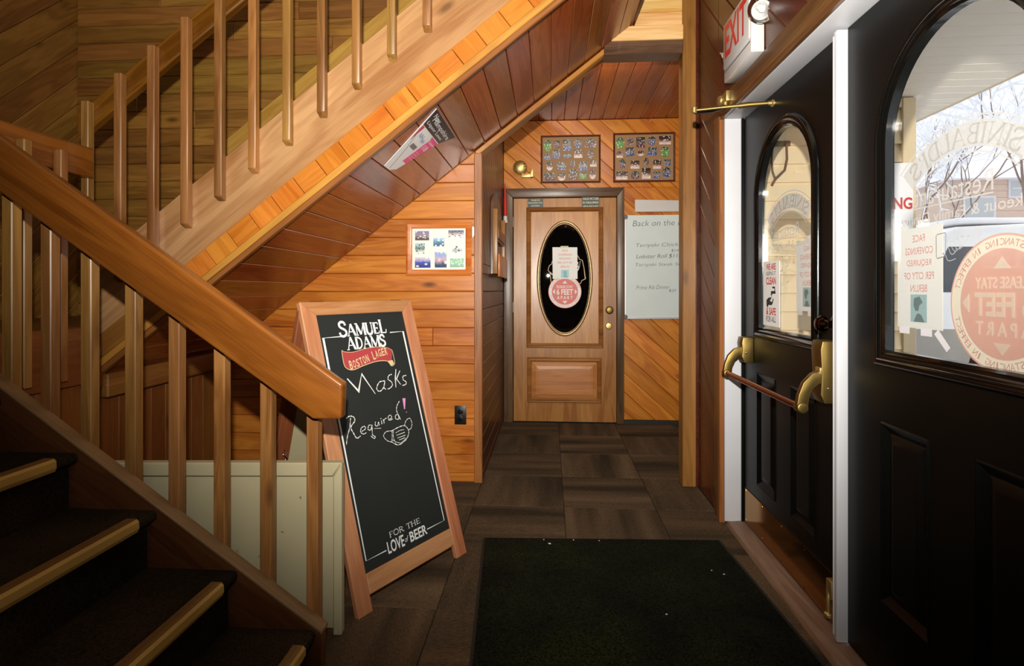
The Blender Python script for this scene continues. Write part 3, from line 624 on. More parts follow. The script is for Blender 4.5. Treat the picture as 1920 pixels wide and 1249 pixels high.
# snow bank
def heap(name, label, cx, cy, rx, ry, h, seed):
    rnd = random.Random(seed); n = 22; m = MB(); v = []
    for i in range(n+1):
        for j in range(n+1):
            x, y = i/n*2-1, j/n*2-1; r = min(1, math.sqrt(x*x+y*y)); z = h*(1-r*r)**1.0+.04*math.sin(7*x+seed)*math.cos(6*y)*(1-r)
            v.append(P(cx+x*rx, cy+y*ry, -1.31+z))
    m.add(v, [(i*(n+1)+j, (i+1)*(n+1)+j, (i+1)*(n+1)+j+1, i*(n+1)+j+1) for i in range(n) for j in range(n)]); o = m.build(name, SNOW, smooth=80); return tag(o, label, 'snow bank')
heap('snow_bank', 'white snow bank beyond the porch log railing in front of the car', 5.0, 4.6, 2.3, 1.0, .62, 1)
# car, seen from its side and rear
CX, CY, CZ = 4.0, 6.3, -1.30
car = thing('white_suv', 'white sport utility car parked in the snow beyond the right street door', 'car', P(CX+2.3, CY+.9, CZ))
body = [(0, .45), (-.06, .62), (-.05, 1.0), (.02, 1.2), (.28, 1.92), (.45, 2.0), (1.6, 2.05), (2.5, 2.02), (3.15, 1.45), (4.3, 1.25), (4.55, 1.05), (4.6, .6), (4.5, .42), (3.95, .40), (3.9, .62), (3.7, .80), (3.45, .82), (3.2, .70), (3.1, .42), (1.35, .42), (1.28, .65), (1.05, .82), (.8, .82), (.58, .68), (.5, .45)]
MB().prism([P(CX+a, CY, CZ+b) for a, b in body], (0, 1.8, 0)).build('body', CARW, car, bevel=.05, seg=3)
def pane(pts, nm='side_window', mat=CARG): return slab(nm, [P(CX+a, CY-.004, CZ+b) for a, b in pts], -Y3, .012, X3, mat, car, .01, 2)
pane([(.12, 1.28), (.62, 1.28), (.62, 1.78), (.34, 1.78)]); pane([(.82, 1.26), (1.75, 1.24), (1.75, 1.82), (.98, 1.84), (.82, 1.7)]); pane([(1.85, 1.24), (2.95, 1.24), (2.5, 1.80), (1.85, 1.82)])
pane([(-.07, .42), (.52, .42), (.62, .72), (.8, .88), (-.06, .88)], 'bumper', CARK); pane([(1.3, .40), (3.15, .40), (3.1, .62), (1.4, .62)], 'sill_cladding', CARK); pane([(-.045, .98), (.08, .98), (.16, 1.26), (.04, 1.26)], 'tail_lamp', plain('tail_lamp_red', '8a3830', .2))
pane([(.95, 1.16), (1.15, 1.16), (1.15, 1.20), (.95, 1.20)], 'door_handle', CARK)
MB().box(P(CX+2.75, CY-.2, CZ+1.26), P(CX+2.95, CY-.01, CZ+1.42)).build('mirror', CARW, car, bevel=.03)
for x in (.92, 3.55):
    for y in (CY+.02, CY+1.62):
        o = MB().lathe(P(CX+x, y-.04, CZ+.34), Y3, [(.30, 0), (.345, .03), (.345, .2), (.30, .24)], 28).build('tyre', RUBBER, car); MB().lathe(P(CX+x, y-.05, CZ+.34), Y3, [(.21, 0), (.22, .01), (.22, .04)], 20).build('hub', STEEL, o)
MB().box(P(CX+.5, CY+.1, CZ+2.04), P(CX+2.4, CY+1.7, CZ+2.11)).build('roof_snow', SNOW, car, bevel=.03)
# house across the street
hx0, hx1, hy = 15.2, 30.0, 22.0
hs = thing('clapboard_house', 'tan clapboard house with white windows across the snowy street', 'house', P(20, hy, -1.3))
MB().prism([P(hx0, hy, -1.3), P(hx1, hy, -1.3), P(hx1, hy, 4.3), P(hx0, hy, 4.3)], (0, 7, 0)).build('walls', HOUSE, hs)
m = MB().prism([P(hx0-.4, hy-.4, 4.2), P(hx0-.4, hy+3.5, 6.6), P(hx0-.4, hy+7.4, 4.2)], (hx1-hx0+.8, 0, 0)); m.build('snowy_roof', SNOW, hs)
def win(x, z, w_, h, sh=True):
    f = MB(); f.box(P(x-w_/2-.09, hy-.06, z-h/2-.09), P(x+w_/2+.09, hy-.01, z+h/2+.09)); f = f.build('window', WHITE, hs)
    MB().box(P(x-w_/2, hy-.07, z-h/2), P(x+w_/2, hy-.062, z+h/2)).build('pane', plain('house_pane', 'aeb6b8', .1), f)
    MB().box(P(x-w_/2, hy-.09, z-.03), P(x+w_/2, hy-.071, z+.03)).build('sash_bar', WHITE, f)
    if sh:
        for s in (-1, 1): MB().box(P(x+s*(w_/2+.32)-.2, hy-.05, z-h/2-.08), P(x+s*(w_/2+.32)+.2, hy-.005, z+h/2+.08)).build('shutter', plain('shutter_slate', '4a5058', .6), hs)
win(16.25, 2.75, 1.0, 1.5, False); win(19.0, 2.85, .8, 1.5); win(17.6, 4.05-.2, .45, .55, False); win(24, 2.8, .9, 1.5); win(21.8, 2.8, .9, 1.5)
for k in range(22): board('clapboard', P(hx0, hy-.008, -1.1+.25*k), P(hx1, hy-.008, -1.1+.25*k), .245, .02, V(0, -1, .06), HOUSE, hs, .004)
# snow-laden bare trees
def tree(label, x, y, h, seed, lean=(0, 0), depth=6, spread=.55):
    t = thing('bare_tree', label, 'tree', P(x, y, -1.3), 'bare snowy trees across the street'); rnd = random.Random(seed); wood_, snow_ = MB(), MB()
    def grow(p, d, l, r, k):
        n = 4; pts = [p]; q = Vector(p); dd = Vector(d)
        for i in range(n):
            dd = (dd+V(rnd.uniform(-.16, .16), rnd.uniform(-.16, .16), rnd.uniform(-.05, .12))).normalized(); q = q+dd*l/n; pts.append(q.copy())
        rs = [r*(1-.4*i/n) for i in range(n+1)]
        wood_.tube(pts, rs, 6 if k > 2 else 4)
        if abs(dd.z) < .93 and k < depth: snow_.tube([p_+Z3*rr*.8 for p_, rr in zip(pts, rs)], [max(.018, rr*.8) for rr in rs], 4)
        if k == 0: return
        for j in range(rnd.choice((2, 3, 3, 3)) if k > 1 else 2):
            a = rnd.uniform(0, 2*math.pi); b = spread*rnd.uniform(.6, 1.4); o = dd.orthogonal().normalized(); o2 = dd.cross(o)
            nd = (dd*math.cos(b)+(o*math.cos(a)+o2*math.sin(a))*math.sin(b)); nd.z = nd.z*.8+.08
            grow(pts[-1] if j < 2 else pts[2], nd.normalized(), l*rnd.uniform(.62, .85), r*.58, k-1)
    grow(P(x, y, -1.35), V(lean[0], lean[1], 1).normalized(), h*.28, h*.012, depth)
    wood_.build('branches', BARK, t, smooth=60); snow_.build('snow', SNOW, t, smooth=60)
tree('bare snowy tree just beside the porch corner post, left of the house window', 11.3, 17.3, 9.5, 5, (-.08, 0), 7, .5)
tree('bare snowy tree with dense low branches at the right, behind the parked car', 8.9, 11.0, 7.5, 11, (0, 0), 7, .55)
# ------------------------------------------------------------------ upper flight
def sz(x): return 1.222+.775*x            # underside of the upper flight
SL = V(1, 0, .775).normalized()
us = thing('upper_staircase', 'upper flight of wooden stairs with brown plank underside and hanging balusters', 'staircase', P(-2.07, 2.39, -.165))
YN, YF = 2.39, 3.388
def up(name, x0, x1, lo, hi, y, t, mat, bevel=.003, n=-Y3):
    return slab(name, [P(x0, y, sz(x0)+lo), P(x1, y, sz(x1)+lo), P(x1, y, sz(x1)+hi), P(x0, y, sz(x0)+hi)], n, t, SL, mat, us, bevel)
xs = .113-.1018*22
k = 0
while True:                                # soffit planks across the flight
    x0 = xs+.1018*k; x1 = min(x0+.1018, .515); k += 1
    if x0 > .5: break
    g = .0012; a = P(x0+g, 0, sz(x0+g)); b = P(x1-g, 0, sz(x1-g)); nrm = V(.775, 0, -1).normalized()
    M = frame((a+b)/2+V(0, (YN+YF)/2, 0), Y3, -SL, nrm)
    h = (b-a).length/2; l = (YF-YN)/2; c_ = .003
    m = MB(); v = [(-l, -h, -.018), (l, -h, -.018), (l, h, -.018), (-l, h, -.018), (-l, -h, -c_), (l, -h, -c_), (l, h, -c_), (-l, h, -c_), (-l, -h+c_, 0), (l, -h+c_, 0), (l, h-c_, 0), (-l, h-c_, 0)]
    f = [(i, (i+1) % 4, 4+(i+1) % 4, 4+i) for i in range(4)] + [(4+i, 4+(i+1) % 4, 8+(i+1) % 4, 8+i) for i in range(4)] + [(8, 9, 10, 11)]
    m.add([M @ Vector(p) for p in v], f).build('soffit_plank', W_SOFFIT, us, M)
slab('soffit_end_board', [P(.517, YN, sz(.517)-.012), P(.517, YF, sz(.517)-.012), P(.517, YF, sz(.517)+.2), P(.517, YN, sz(.517)+.2)], X3, .012, Y3, W_RIGHT, us).data
up('edge_strip', -2.12, .53, .008, .046, 2.360, .031, W_STRIP)
up('edge_bead', -2.12, .53, -.022, .008, 2.364, .03, W_POST)
x = -2.10+.1018*4; i = 0
while x < .52:                             # short boards along the edge, square to the slope
    x1 = x+.1018; dn = .11/(1+.775**2)**.5; lo, hi = .046, .162
    q = lambda xx, h_: P(xx-.775*(h_-.046)*.62, 2.366, sz(xx)+h_-.775*.775*(h_-.046)*.62)
    slab('edge_block', [q(x+.001, lo), q(x1-.001, lo), q(x1-.001, hi), q(x+.001, hi)], -Y3, .025, V(.775, 0, -1) if i % 3 else SL, W_BAND, us, .002)
    x = x1; i += 1
up('edge_board', -2.10, -1.695, .046, .162, 2.370, .02, W_CLOSET)
up('skirt_board', -2.10, .53, .150, .51, 2.380, .03, W_SKIRT)
slab('wall_board', [P(-2.06, 3.375, sz(-2.06)+1.10), P(.4, 3.375, sz(.4)+1.10), P(.4, 3.375, sz(.4)+1.34), P(-2.06, 3.375, sz(-2.06)+1.34)], -Y3, .02, SL, wood('wall_board_pine', '9a6a2c', 'c8964c', .35, 1, .05), us)
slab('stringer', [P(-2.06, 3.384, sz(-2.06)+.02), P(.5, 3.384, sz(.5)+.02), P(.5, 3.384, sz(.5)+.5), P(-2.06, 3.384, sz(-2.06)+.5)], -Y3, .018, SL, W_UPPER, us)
for k in range(11):                        # treads and risers
    x0 = -2.05+.235*k; z = -.165+.182*(k+1)
    if x0 > .4: break
    MB().box(P(x0-.02, 2.42, z-.03), P(x0+.255, 3.36, z)).build('tread', W_PLAIN, us, bevel=.003)
    MB().box(P(x0, 2.42, z-.182), P(x0+.018, 3.36, z-.03)).build('riser', W_PLAIN, us)
up('handrail', -2.165, .4, 1.148, 1.272, 2.381, .042, W_RAIL, .006)
def bal_mesh(parent, x, y, z0, z1, s=.038, ax='y', cut=.02, slope=0):
    """square baluster, its lower end cut on the bevel; slope > 0 tilts the top cut"""
    Mb = frame(P(x, y, (z0+z1)/2), Z3, X3, Y3); h = s/2
    v = [P(x+a*h, y+b*h, z) for z in (0, 1) for a, b in ((-1, -1), (1, -1), (1, 1), (-1, 1))]
    if ax == 'y': lo = [z0+cut, z0+cut, z0, z0]
    else: lo = [z0+cut*0, z0+cut, z0+cut, z0]
    for i in range(4): v[i].z = lo[i]+E
    hi = [z1-slope*h, z1+slope*h, z1+slope*h, z1-slope*h]
    for i in range(4): v[4+i].z = hi[i]+E
    MB().add(v, [(0, 3, 2, 1), (4, 5, 6, 7), (0, 1, 5, 4), (1, 2, 6, 5), (2, 3, 7, 6), (3, 0, 4, 7)]).build('baluster', W_BAL, parent, Mb, .003, 1)
for i in range(11):
    x = -.53-.1566*i
    bal_mesh(us, x, 2.362 if x > -2.2 else 2.362, sz(x)+.318, sz(x)+1.262, .036)
# ------------------------------------------------------------------ landing
ld = thing('stair_landing', 'stair landing with short level guard rail between the two flights', 'landing', P(-2.5, 2.4, -.165))
MB().box(P(-3.08, .7, -.205), P(-2.115, 3.37, -.165)).build('platform', W_CLOSET, ld, bevel=.004)
board('fascia', P(-2.072, 1.76, -.29), P(-2.072, 2.33, -.29), .25, .022, X3, W_CLOSET, ld)
board('guard_rail', P(-2.068, 1.76, .573), P(-2.068, 2.345, .573), .133, .04, X3, W_RAIL, ld, .005)
for y in (1.84, 1.995, 2.155): bal_mesh(ld, -2.030, y, -.35, .585, .036, 'x', -.03)
cw = mesh_struct('wall_under_stairs', [((-2.16, 1.77, -1.19), (-2.102, 3.386, -.40))], DARK)
for k in range(15):
    y0 = 1.77+.108*k
    board('closet_plank', P(-2.09, y0+.053, -1.188), P(-2.09, y0+.053, -.42), .106, .02, X3, W_CLOSET, cw, .003)
board('ledger', P(-2.055, 2.40, -.44), P(-2.055, 3.37, -.43), .11, .05, X3, W_POST, cw, .006)
board('ledger_block', P(-2.06, 2.30, -.345), P(-2.06, 2.385, -.345), .2, .06, X3, W_CLOSET, cw, .02, 3)
# ------------------------------------------------------------------ lower flight
ls = thing('lower_staircase', 'lower flight of dark carpeted stairs with tan nosing strips and honey handrail', 'staircase', P(-.75, 1.2, -1.19))
NX = [-.742, -.995, -1.263, -1.530, -1.795, -2.06]; TZ = [-1.065, -.886, -.703, -.525, -.345, -.165]
YA, YB = .72, 1.685
for k in range(5):
    x1 = NX[k]+.012; x0 = NX[k+1]-.03
    m = MB().prism([P(x0, YA, TZ[k]-.035), P(x1-.012, YA, TZ[k]-.035), P(x1-.003, YA, TZ[k]-.028), P(x1, YA, TZ[k]-.017), P(x1-.004, YA, TZ[k]-.005), P(x1-.014, YA, TZ[k]), P(x0, YA, TZ[k])], (0, YB-YA, 0))
    m.build('tread', STAIRC, ls, frame(P(x0, 1.2, TZ[k]), Y3, -X3, Z3), smooth=40)
    zb = TZ[k-1] if k else -1.19
    MB().box(P(NX[k]-.045, YA, zb), P(NX[k]-.02, YB, TZ[k]-.033)).build('riser', STAIRC, ls)
    # nosing strip: ridged top and a round front
    m = MB(); xn = x1+.002; top = TZ[k]
    m.prism([P(xn-.034, .8, top), P(xn-.034, .8, top+.005), P(xn-.028, .8, top+.008), P(xn-.025, .8, top+.0055), P(xn-.022, .8, top+.008), P(xn-.019, .8, top+.0055), P(xn-.016, .8, top+.008), P(xn-.013, .8, top+.0055), P(xn-.010, .8, top+.008), P(xn-.002, .8, top+.007), P(xn+.004, .8, top), P(xn+.005, .8, top-.02), P(xn, .8, top-.032), P(xn, .8, top)], (0, .79, 0))
    ns = m.build('nosing_strip', plain('tan_nosing', 'c09a4c', .45, 0, .1, 60, .1), ls, smooth=25)
    m = MB()
    for r_ in range(5): m.box(P(xn-.0335+.0064*r_, .801, top+.004), P(xn-.0295+.0064*r_, 1.5895, top+.0092))
    m.build('ridged_top', plain('brown_ridges', '7d5a30', .5), ns)
MB().box(P(NX[5]-.045, YA, TZ[4]), P(NX[5]-.02, YB, TZ[5]-.04)).build('riser', STAIRC, ls)
def st_z(x): return -1.071-.70*(x+.712)
W_STR = wood('stair_stringer', '4a2a14', '6e4524', .35, .4, .05)
slab('stringer', [P(-.712, 1.675, -1.19), P(-.712, 1.675, st_z(-.712)-.012), P(-.722, 1.675, st_z(-.722)), P(-2.08, 1.675, st_z(-2.08)), P(-2.08, 1.675, st_z(-2.08)-.42), P(-1.08, 1.675, -1.19)], -Y3, .036, V(1, 0, -.7), W_STR, ls, .002)
slab('stringer_cap', [P(-.708, 1.668, st_z(-.712)-.004), P(-.708, 1.668, st_z(-.712)+.008), P(-2.08, 1.668, st_z(-2.08)+.012), P(-2.08, 1.668, st_z(-2.08))], -Y3, .05, V(1, 0, -.7), wood('stringer_cap', '6a4a2e', '94704c', .45, 0, .05), ls, .002)
def rt(x): return -.290-.69*(x+.642)
pts = [P(-.642, 1.665, -.290), P(-2.05, 1.665, rt(-2.05)), P(-2.05, 1.665, rt(-2.05)-.176), P(-.737, 1.665, rt(-.737)-.176), P(-.646, 1.665, -.400)]
slab('handrail', pts, -Y3, .046, V(1, 0, -.69), W_RAIL, ls, .007, 3)
for x in (-.76, -.915, -1.071, -1.225, -1.375, -1.529, -1.67, -1.808, -1.96):
    bal_mesh(ls, x, 1.734, max(-1.19, st_z(x)-.10), rt(x)-.05, .038, 'y', 0)
# ------------------------------------------------------------------ beige panel behind the lower balusters
bu = V(.9977, .0678, 0); bn = V(.0678, -.9977, 0); bo = P(-.713, 1.845, -1.188)
bp_ = thing('framed_panel', 'beige painted framed panel standing behind the lower stair balusters', 'panel', bo)
bq = lambda u, z: bo+bu*u+V(0, 0, z)
slab('panel_sheet', [bq(-.80, .02)-bn*.012, bq(-.03, .02)-bn*.012, bq(-.03, .57)-bn*.012, bq(-.80, .57)-bn*.012], bn, .012, Z3, BEIGE, bp_, .001)
F = Flat(bq(0, 0)-bn*.012, bu, Z3, .001); rnd = random.Random(4)
for k in range(26):
    u, z, l = rnd.uniform(-.72, -.05), rnd.uniform(.08, .53), rnd.choice((.004, .006, .01, .05, .09)); F.line([(u, z), (u+rnd.uniform(-.006, .006), z-l*.5), (u+rnd.uniform(-.006, .006), z-l)], rnd.uniform(.002, .0045))
F.build('paint_stains', plain('rust_stain', '7d6a48', .7), bp_)
slab('frame_top', [bq(-.83, .595), bq(-.79, .548), bq(-.03, .548), bq(.0, .595)], bn, .035, bu, BEIGE, bp_, .004)
slab('frame_side', [bq(.0, .595), bq(-.03, .548), bq(-.03, .0), bq(.0, .0)], bn, .035, Z3, BEIGE, bp_, .004)
slab('frame_side', [bq(-.83, .0), bq(-.79, .0), bq(-.79, .548), bq(-.83, .595)], bn, .035, Z3, BEIGE, bp_, .004)
# ------------------------------------------------------------------ A-frame chalkboard
ex, ey, th, AW, lean, AL = -.6854, 1.9406, 1.0405, .6188, .2994, 1.199
e1 = V(math.cos(th), math.sin(th), 0); nb = V(-math.sin(th), math.cos(th), 0)
def leaf(base, sgn):
    uu = nb*math.sin(lean)*sgn+Z3*math.cos(lean); return base, uu, e1.cross(uu)
B0 = P(ex, ey, -1.19)
sg = thing('sidewalk_sign', 'wood framed A-shaped chalkboard sign reading Masks Required on the carpet', 'sign', B0)
def board_leaf(base, uu, nn, front):
    q = lambda u, v, h=0: base+e1*u+uu*v+nn*h
    mt, mb, ms, t = .0575, .132, .068, .024
    lg = .058
    slab('stile', [q(0, 0), q(ms, 0), q(ms, AL-mt), q(0, AL)], nn, t, uu, W_SIGN, sg, .003)
    slab('stile', [q(AW-ms, 0), q(AW, 0), q(AW, AL), q(AW-ms, AL-mt)], nn, t, uu, W_SIGN, sg, .003)
    slab('top_rail', [q(0, AL), q(ms, AL-mt), q(AW-ms, AL-mt), q(AW, AL)], nn, t, e1, W_SIGN, sg, .003)
    slab('bottom_rail', [q(ms, lg), q(AW-ms, lg), q(AW-ms, mb), q(ms, mb)], nn, t, e1, W_SIGN, sg, .003)
    pn = slab('chalkboard_panel', [q(ms-.008, mb-.008, -.008), q(AW-ms+.008, mb-.008, -.008), q(AW-ms+.008, AL-mt+.008, -.008), q(ms-.008, AL-mt+.008, -.008)], nn, .006, uu, CHALKB, sg, 0)
    slab('panel_backing', [q(ms-.02, mb-.02, -.0145), q(AW-ms+.02, mb-.02, -.0145), q(AW-ms+.02, AL-mt+.02, -.0145), q(ms-.02, AL-mt+.02, -.0145)], nn, .004, uu, BEIGE, sg, 0)
    return pn
base, uu, nn = leaf(B0, 1)
pn = board_leaf(base, uu, nn, True)
top0 = B0+uu*AL
uu2 = (-nb*math.sin(.27)+Z3*math.cos(.27)); base2 = top0+nb*.012-uu2*(top0.z/uu2.z); nn2 = -(e1.cross(uu2)); 
def rear():
    q = lambda u, v, h=0: base2+e1*u+uu2*v+nn2*h
    L2 = top0.z/uu2.z-.03; ms, mt, mb = .068, .0575, .132
    for a, b in ((0, ms), (AW-ms, AW)): slab('stile', [q(a, 0), q(a, L2), q(b, L2), q(b, 0)], nn2, .024, uu2, wood('sign_rear_frame', '7a3f24', '96553a', .45, .1, .05), sg, .003)
    slab('top_rail', [q(ms, L2-mt), q(ms, L2), q(AW-ms, L2), q(AW-ms, L2-mt)], nn2, .024, e1, W_SIGN, sg, .003)
    slab('bottom_rail', [q(ms, .058), q(ms, mb), q(AW-ms, mb), q(AW-ms, .058)], nn2, .024, e1, W_SIGN, sg, .003)
    slab('chalkboard_panel', [q(ms-.008, mb-.008, -.006), q(ms-.008, L2-mt+.008, -.006), q(AW-ms+.008, L2-mt+.008, -.006), q(AW-ms+.008, mb-.008, -.006)], nn2, .006, uu2, CHALKB, sg, 0)
    slab('panel_backing', [q(ms-.02, mb-.02, -.0125), q(ms-.02, L2-mt+.02, -.0125), q(AW-ms+.02, L2-mt+.02, -.0125), q(AW-ms+.02, mb-.02, -.0125)], nn2, .008, uu2, BEIGE, sg, 0)
    return q
rq = rear()
for u in (.06, AW-.06): MB().box((-.03, -.012, -.003), (.03, .012, .004)).build('hinge', STEEL, sg, frame(top0+e1*u+nb*.006, e1, nb, Z3)) if False else None
def hinge(u):
    c = top0+e1*u+nb*.012-Z3*.003; m = MB(); m.tube([c-e1*.03, c+e1*.03], .004, 10); m.build('hinge', STEEL, sg)
hinge(.09); hinge(AW-.09)
def chain(u):
    a = B0+e1*u+uu*.55-nn*.024; b = rq(u, .55, -.02); n = 20; m = MB()
    for i in range(n):
        t = (i+.5)/n; p = a.lerp(b, t)-Z3*.18*math.sin(math.pi*t); t2 = t+.01; d = (a.lerp(b, t2)-Z3*.18*math.sin(math.pi*t2)-p).normalized()
        s_ = d.cross(Z3).normalized() if i % 2 else d.cross(d.cross(Z3)).normalized()
        m.tube([p+d*.014*math.cos(k*math.pi/4)+s_*.007*math.sin(k*math.pi/4) for k in range(8)], .0022, 6, True)
    m.build('chain', CHROME, sg)
chain(.035); chain(AW-.035)
F = Flat(B0-nn*.008, e1, uu, .0012)
F.line([(.175, 1.046), (.083, 1.046), (.083, .174), (.185, .174)], .0045); F.line([(.445, 1.046), (.528, 1.046), (.528, .174), (.418, .174)], .0045)
def line_at(x0, y0): return lambda x, y: (x0+x, y0+y)
L = serif_len('SAMUEL', .062, .80, [1.3, .95, .95, .95, .95, 1.15]); sp = .80*.272/L
serif(F, 'SAMUEL', line_at(.166, 1.046), .054, .19, sp*1.13, [1.16, .95, .95, .95, .95, 1.14])
L = serif_len('ADAMS', .054, .8, [1.15, 1, 1, 1, 1.05]); sp = .8*.222/L
serif(F, 'ADAMS', line_at(.192, .987), .050, .19, sp*1.07, [1.06, 1, 1, 1, 1.02])
L = serif_len('FOR THE', .021, 1); serif(F, 'FOR THE', line_at(.213, .212), .021, .13, .176/L)
F.text('LOVE', .238, .179, .090, .046, .02); F.text('BEER', .366, .177, .100, .040, .02); F.text('of', .297, .178, .016, .022, 0, .3)
F.build('printed_lettering', PRINTW, pn)
F = Flat(B0-nn*.008, e1, uu, .0012)
rib_t = [(.161, .988), (.174, .980), (.219, .975), (.277, .983), (.349, .986), (.407, .977), (.435, .963)]; rib_b = [(.160, .921), (.178, .904), (.208, .901), (.258, .912), (.332, .922), (.391, .917), (.418, .905)]
for i in range(6): F.poly([rib_b[i], rib_b[i+1], rib_t[i+1], rib_t[i]])
F.build('ribbon', REDRIB, pn)
F = Flat(B0-nn*.008, e1, uu, .0018)
F.line([(.161, .988), (.158, .955), (.160, .921), (.178, .904), (.208, .901), (.258, .912), (.332, .922), (.391, .917), (.411, .893), (.433, .901), (.436, .93), (.435, .963)], .003, True)
F.line(rib_t, .002, True); F.poly([(.391, .917), (.411, .893), (.43, .90), (.425, .918)])
v0 = len(F.m.v)
for i, ch in enumerate('BOSTON LAGER'):
    if ch == ' ': continue
    t = i/11; x = .192+.205*t; y = .937+.021*math.sin(-1.2+2.6*t)+.004; F.text(ch, x, y, .0145, .034 if i not in (0, 7) else .038, .015, 0, .18*math.cos(-1.2+2.6*t))
F.build('ribbon_lettering', GOLDP, pn)
F = Flat(B0-nn*.008, e1, uu, .0014)
H = [([(.160,.868),(.205,.808),(.238,.878),(.289,.784)], .008, 0), ([(.353,.832),(.323,.83),(.302,.805),(.316,.791),(.342,.805),(.356,.832),(.344,.805),(.352,.794)], .0055, 1),
 ([(.403,.855),(.384,.851),(.376,.836),(.392,.822),(.393,.806),(.373,.795),(.362,.795)], .0055, 1), ([(.434,.875),(.419,.835),(.411,.794)], .006, 0), ([(.456,.865),(.425,.831),(.443,.803)], .0055, 0),
 ([(.488,.839),(.467,.837),(.465,.821),(.479,.81),(.473,.799),(.451,.797)], .0055, 1), ([(.139,.709),(.127,.675),(.106,.639),(.095,.611)], .0045, 1), ([(.117,.711),(.137,.717),(.155,.709),(.156,.693),(.132,.673),(.139,.647),(.15,.625),(.17,.63)], .0055, 1),
 ([(.181,.646),(.201,.652),(.199,.663),(.181,.659),(.175,.644),(.186,.634),(.202,.636)], .0045, 1), ([(.232,.662),(.22,.661),(.214,.646),(.227,.643),(.238,.66),(.231,.622),(.243,.611),(.235,.605),(.221,.619)], .0045, 1),
 ([(.259,.67),(.255,.655),(.267,.652),(.275,.666),(.276,.651)], .0042, 1), ([(.292,.669),(.291,.653)], .0042, 0), ([(.291,.679),(.2915,.675)], .0045, 0), ([(.303,.672),(.304,.654),(.307,.668),(.323,.674)], .0042, 1),
 ([(.331,.665),(.351,.669),(.347,.681),(.333,.677),(.334,.662),(.356,.663)], .0042, 1), ([(.392,.677),(.375,.674),(.373,.66),(.392,.659),(.387,.695),(.397,.716),(.415,.732)], .0045, 1), ([(.392,.677),(.398,.652)], .004, 0), ([(.245,.644),(.282,.638)], .002, 0),
 ([(.338,.615),(.305,.618),(.287,.604),(.299,.583),(.322,.572),(.333,.594),(.338,.615)], .0035, 1), ([(.338,.615),(.377,.622),(.414,.622),(.43,.602),(.429,.585),(.406,.562),(.357,.55),(.322,.572)], .0045, 1), ([(.414,.622),(.429,.641),(.454,.647),(.46,.621),(.446,.601),(.43,.602)], .0038, 1),
 ([(.356,.602),(.38,.607),(.407,.606)], .003, 1), ([(.357,.591),(.408,.594)], .003, 0), ([(.359,.579),(.408,.581)], .003, 0), ([(.366,.569),(.401,.571)], .003, 0), ([(.345,.612),(.338,.585),(.345,.56)], .003, 1), ([(.328,.578),(.37,.556),(.41,.569)], .0025, 1)]
for p, w_, s_ in H[:6]: F.line(p, w_, bool(s_), taper=True)
F.build('chalk_lettering', CHALK, pn)
F = Flat(B0-nn*.008, e1, uu, .0014)
for p, w_, s_ in H[6:18]: F.line(p, w_, bool(s_), taper=True)
F.build('chalk_lettering', CHALK, pn)
F = Flat(B0-nn*.008, e1, uu, .0014)
for p, w_, s_ in H[18:]: F.line(p, w_, bool(s_), taper=True)
F.build('mask_drawing', CHALK, pn)
F = Flat(B0-nn*.008, e1, uu, .0014); F.poly([(.432, .692), (.438, .692), (.454, .738), (.436, .741)]); F.line([(.442, .679), (.4425, .675)], .005); F.build('chalk_mark', PINKC, pn)
# ------------------------------------------------------------------ entrance mat
mtm = thing('entrance_mat', 'large dark green black entrance mat on the carpet inside the street doors', 'mat', P(.26, 2.0, -1.19))
r = .045; mx = V(math.cos(r), math.sin(r), 0)
mo = P(-.318, 2.622, -1.19)
mq = lambda u, v, h: mo+mx*u-V(-math.sin(r)*1.6, math.cos(r), 0)*v+Z3*h
MB().prism([mq(.012, .012, .001), mq(1.115, .012, .001), mq(1.115, 1.75, .001), mq(.012, 1.75, .001)], (0, 0, .009)).build('pile', MATM, mtm, bevel=.002)
MB().prism([mq(0, 0, .0), mq(1.13, 0, .0), mq(1.13, 1.765, .0), mq(0, 1.765, .0)], (0, 0, .004)).build('rubber_edge', plain('mat_rubber', '10110f', .7), mtm)
SCR = ['tiny white scrap leftmost along the far edge of the entrance mat', 'largest white scrap on the entrance mat just inside its far edge',
       'tiny white scrap second from the left along the far edge of the mat', 'tiny white scrap near the middle of the far edge of the mat', 'single white scrap lying alone in the middle of the entrance mat',
       'farther of two white scraps close together near the door side of the mat', 'nearer of two white scraps close together near the door side of the mat']
for i, (u, v) in enumerate(((.29, .03), (.315, .07), (.43, .03), (.55, .035), (.70, .62), (.98, .30), (1.02, .33))):
    c = mq(u, v, .0105); a = i*1.3; s_ = .006 if i in (1,) else .003
    pts = [c+V(math.cos(a+k*1.4)*s_*(1+.4*(k % 2)), math.sin(a+k*1.4)*s_, 0) for k in range(4)]
    o = MB().prism(pts, (0, 0, .0015)).build('paper_scrap', PAPER)
    tag(o, SCR[i], 'scrap', 'paper scraps on the entrance mat')
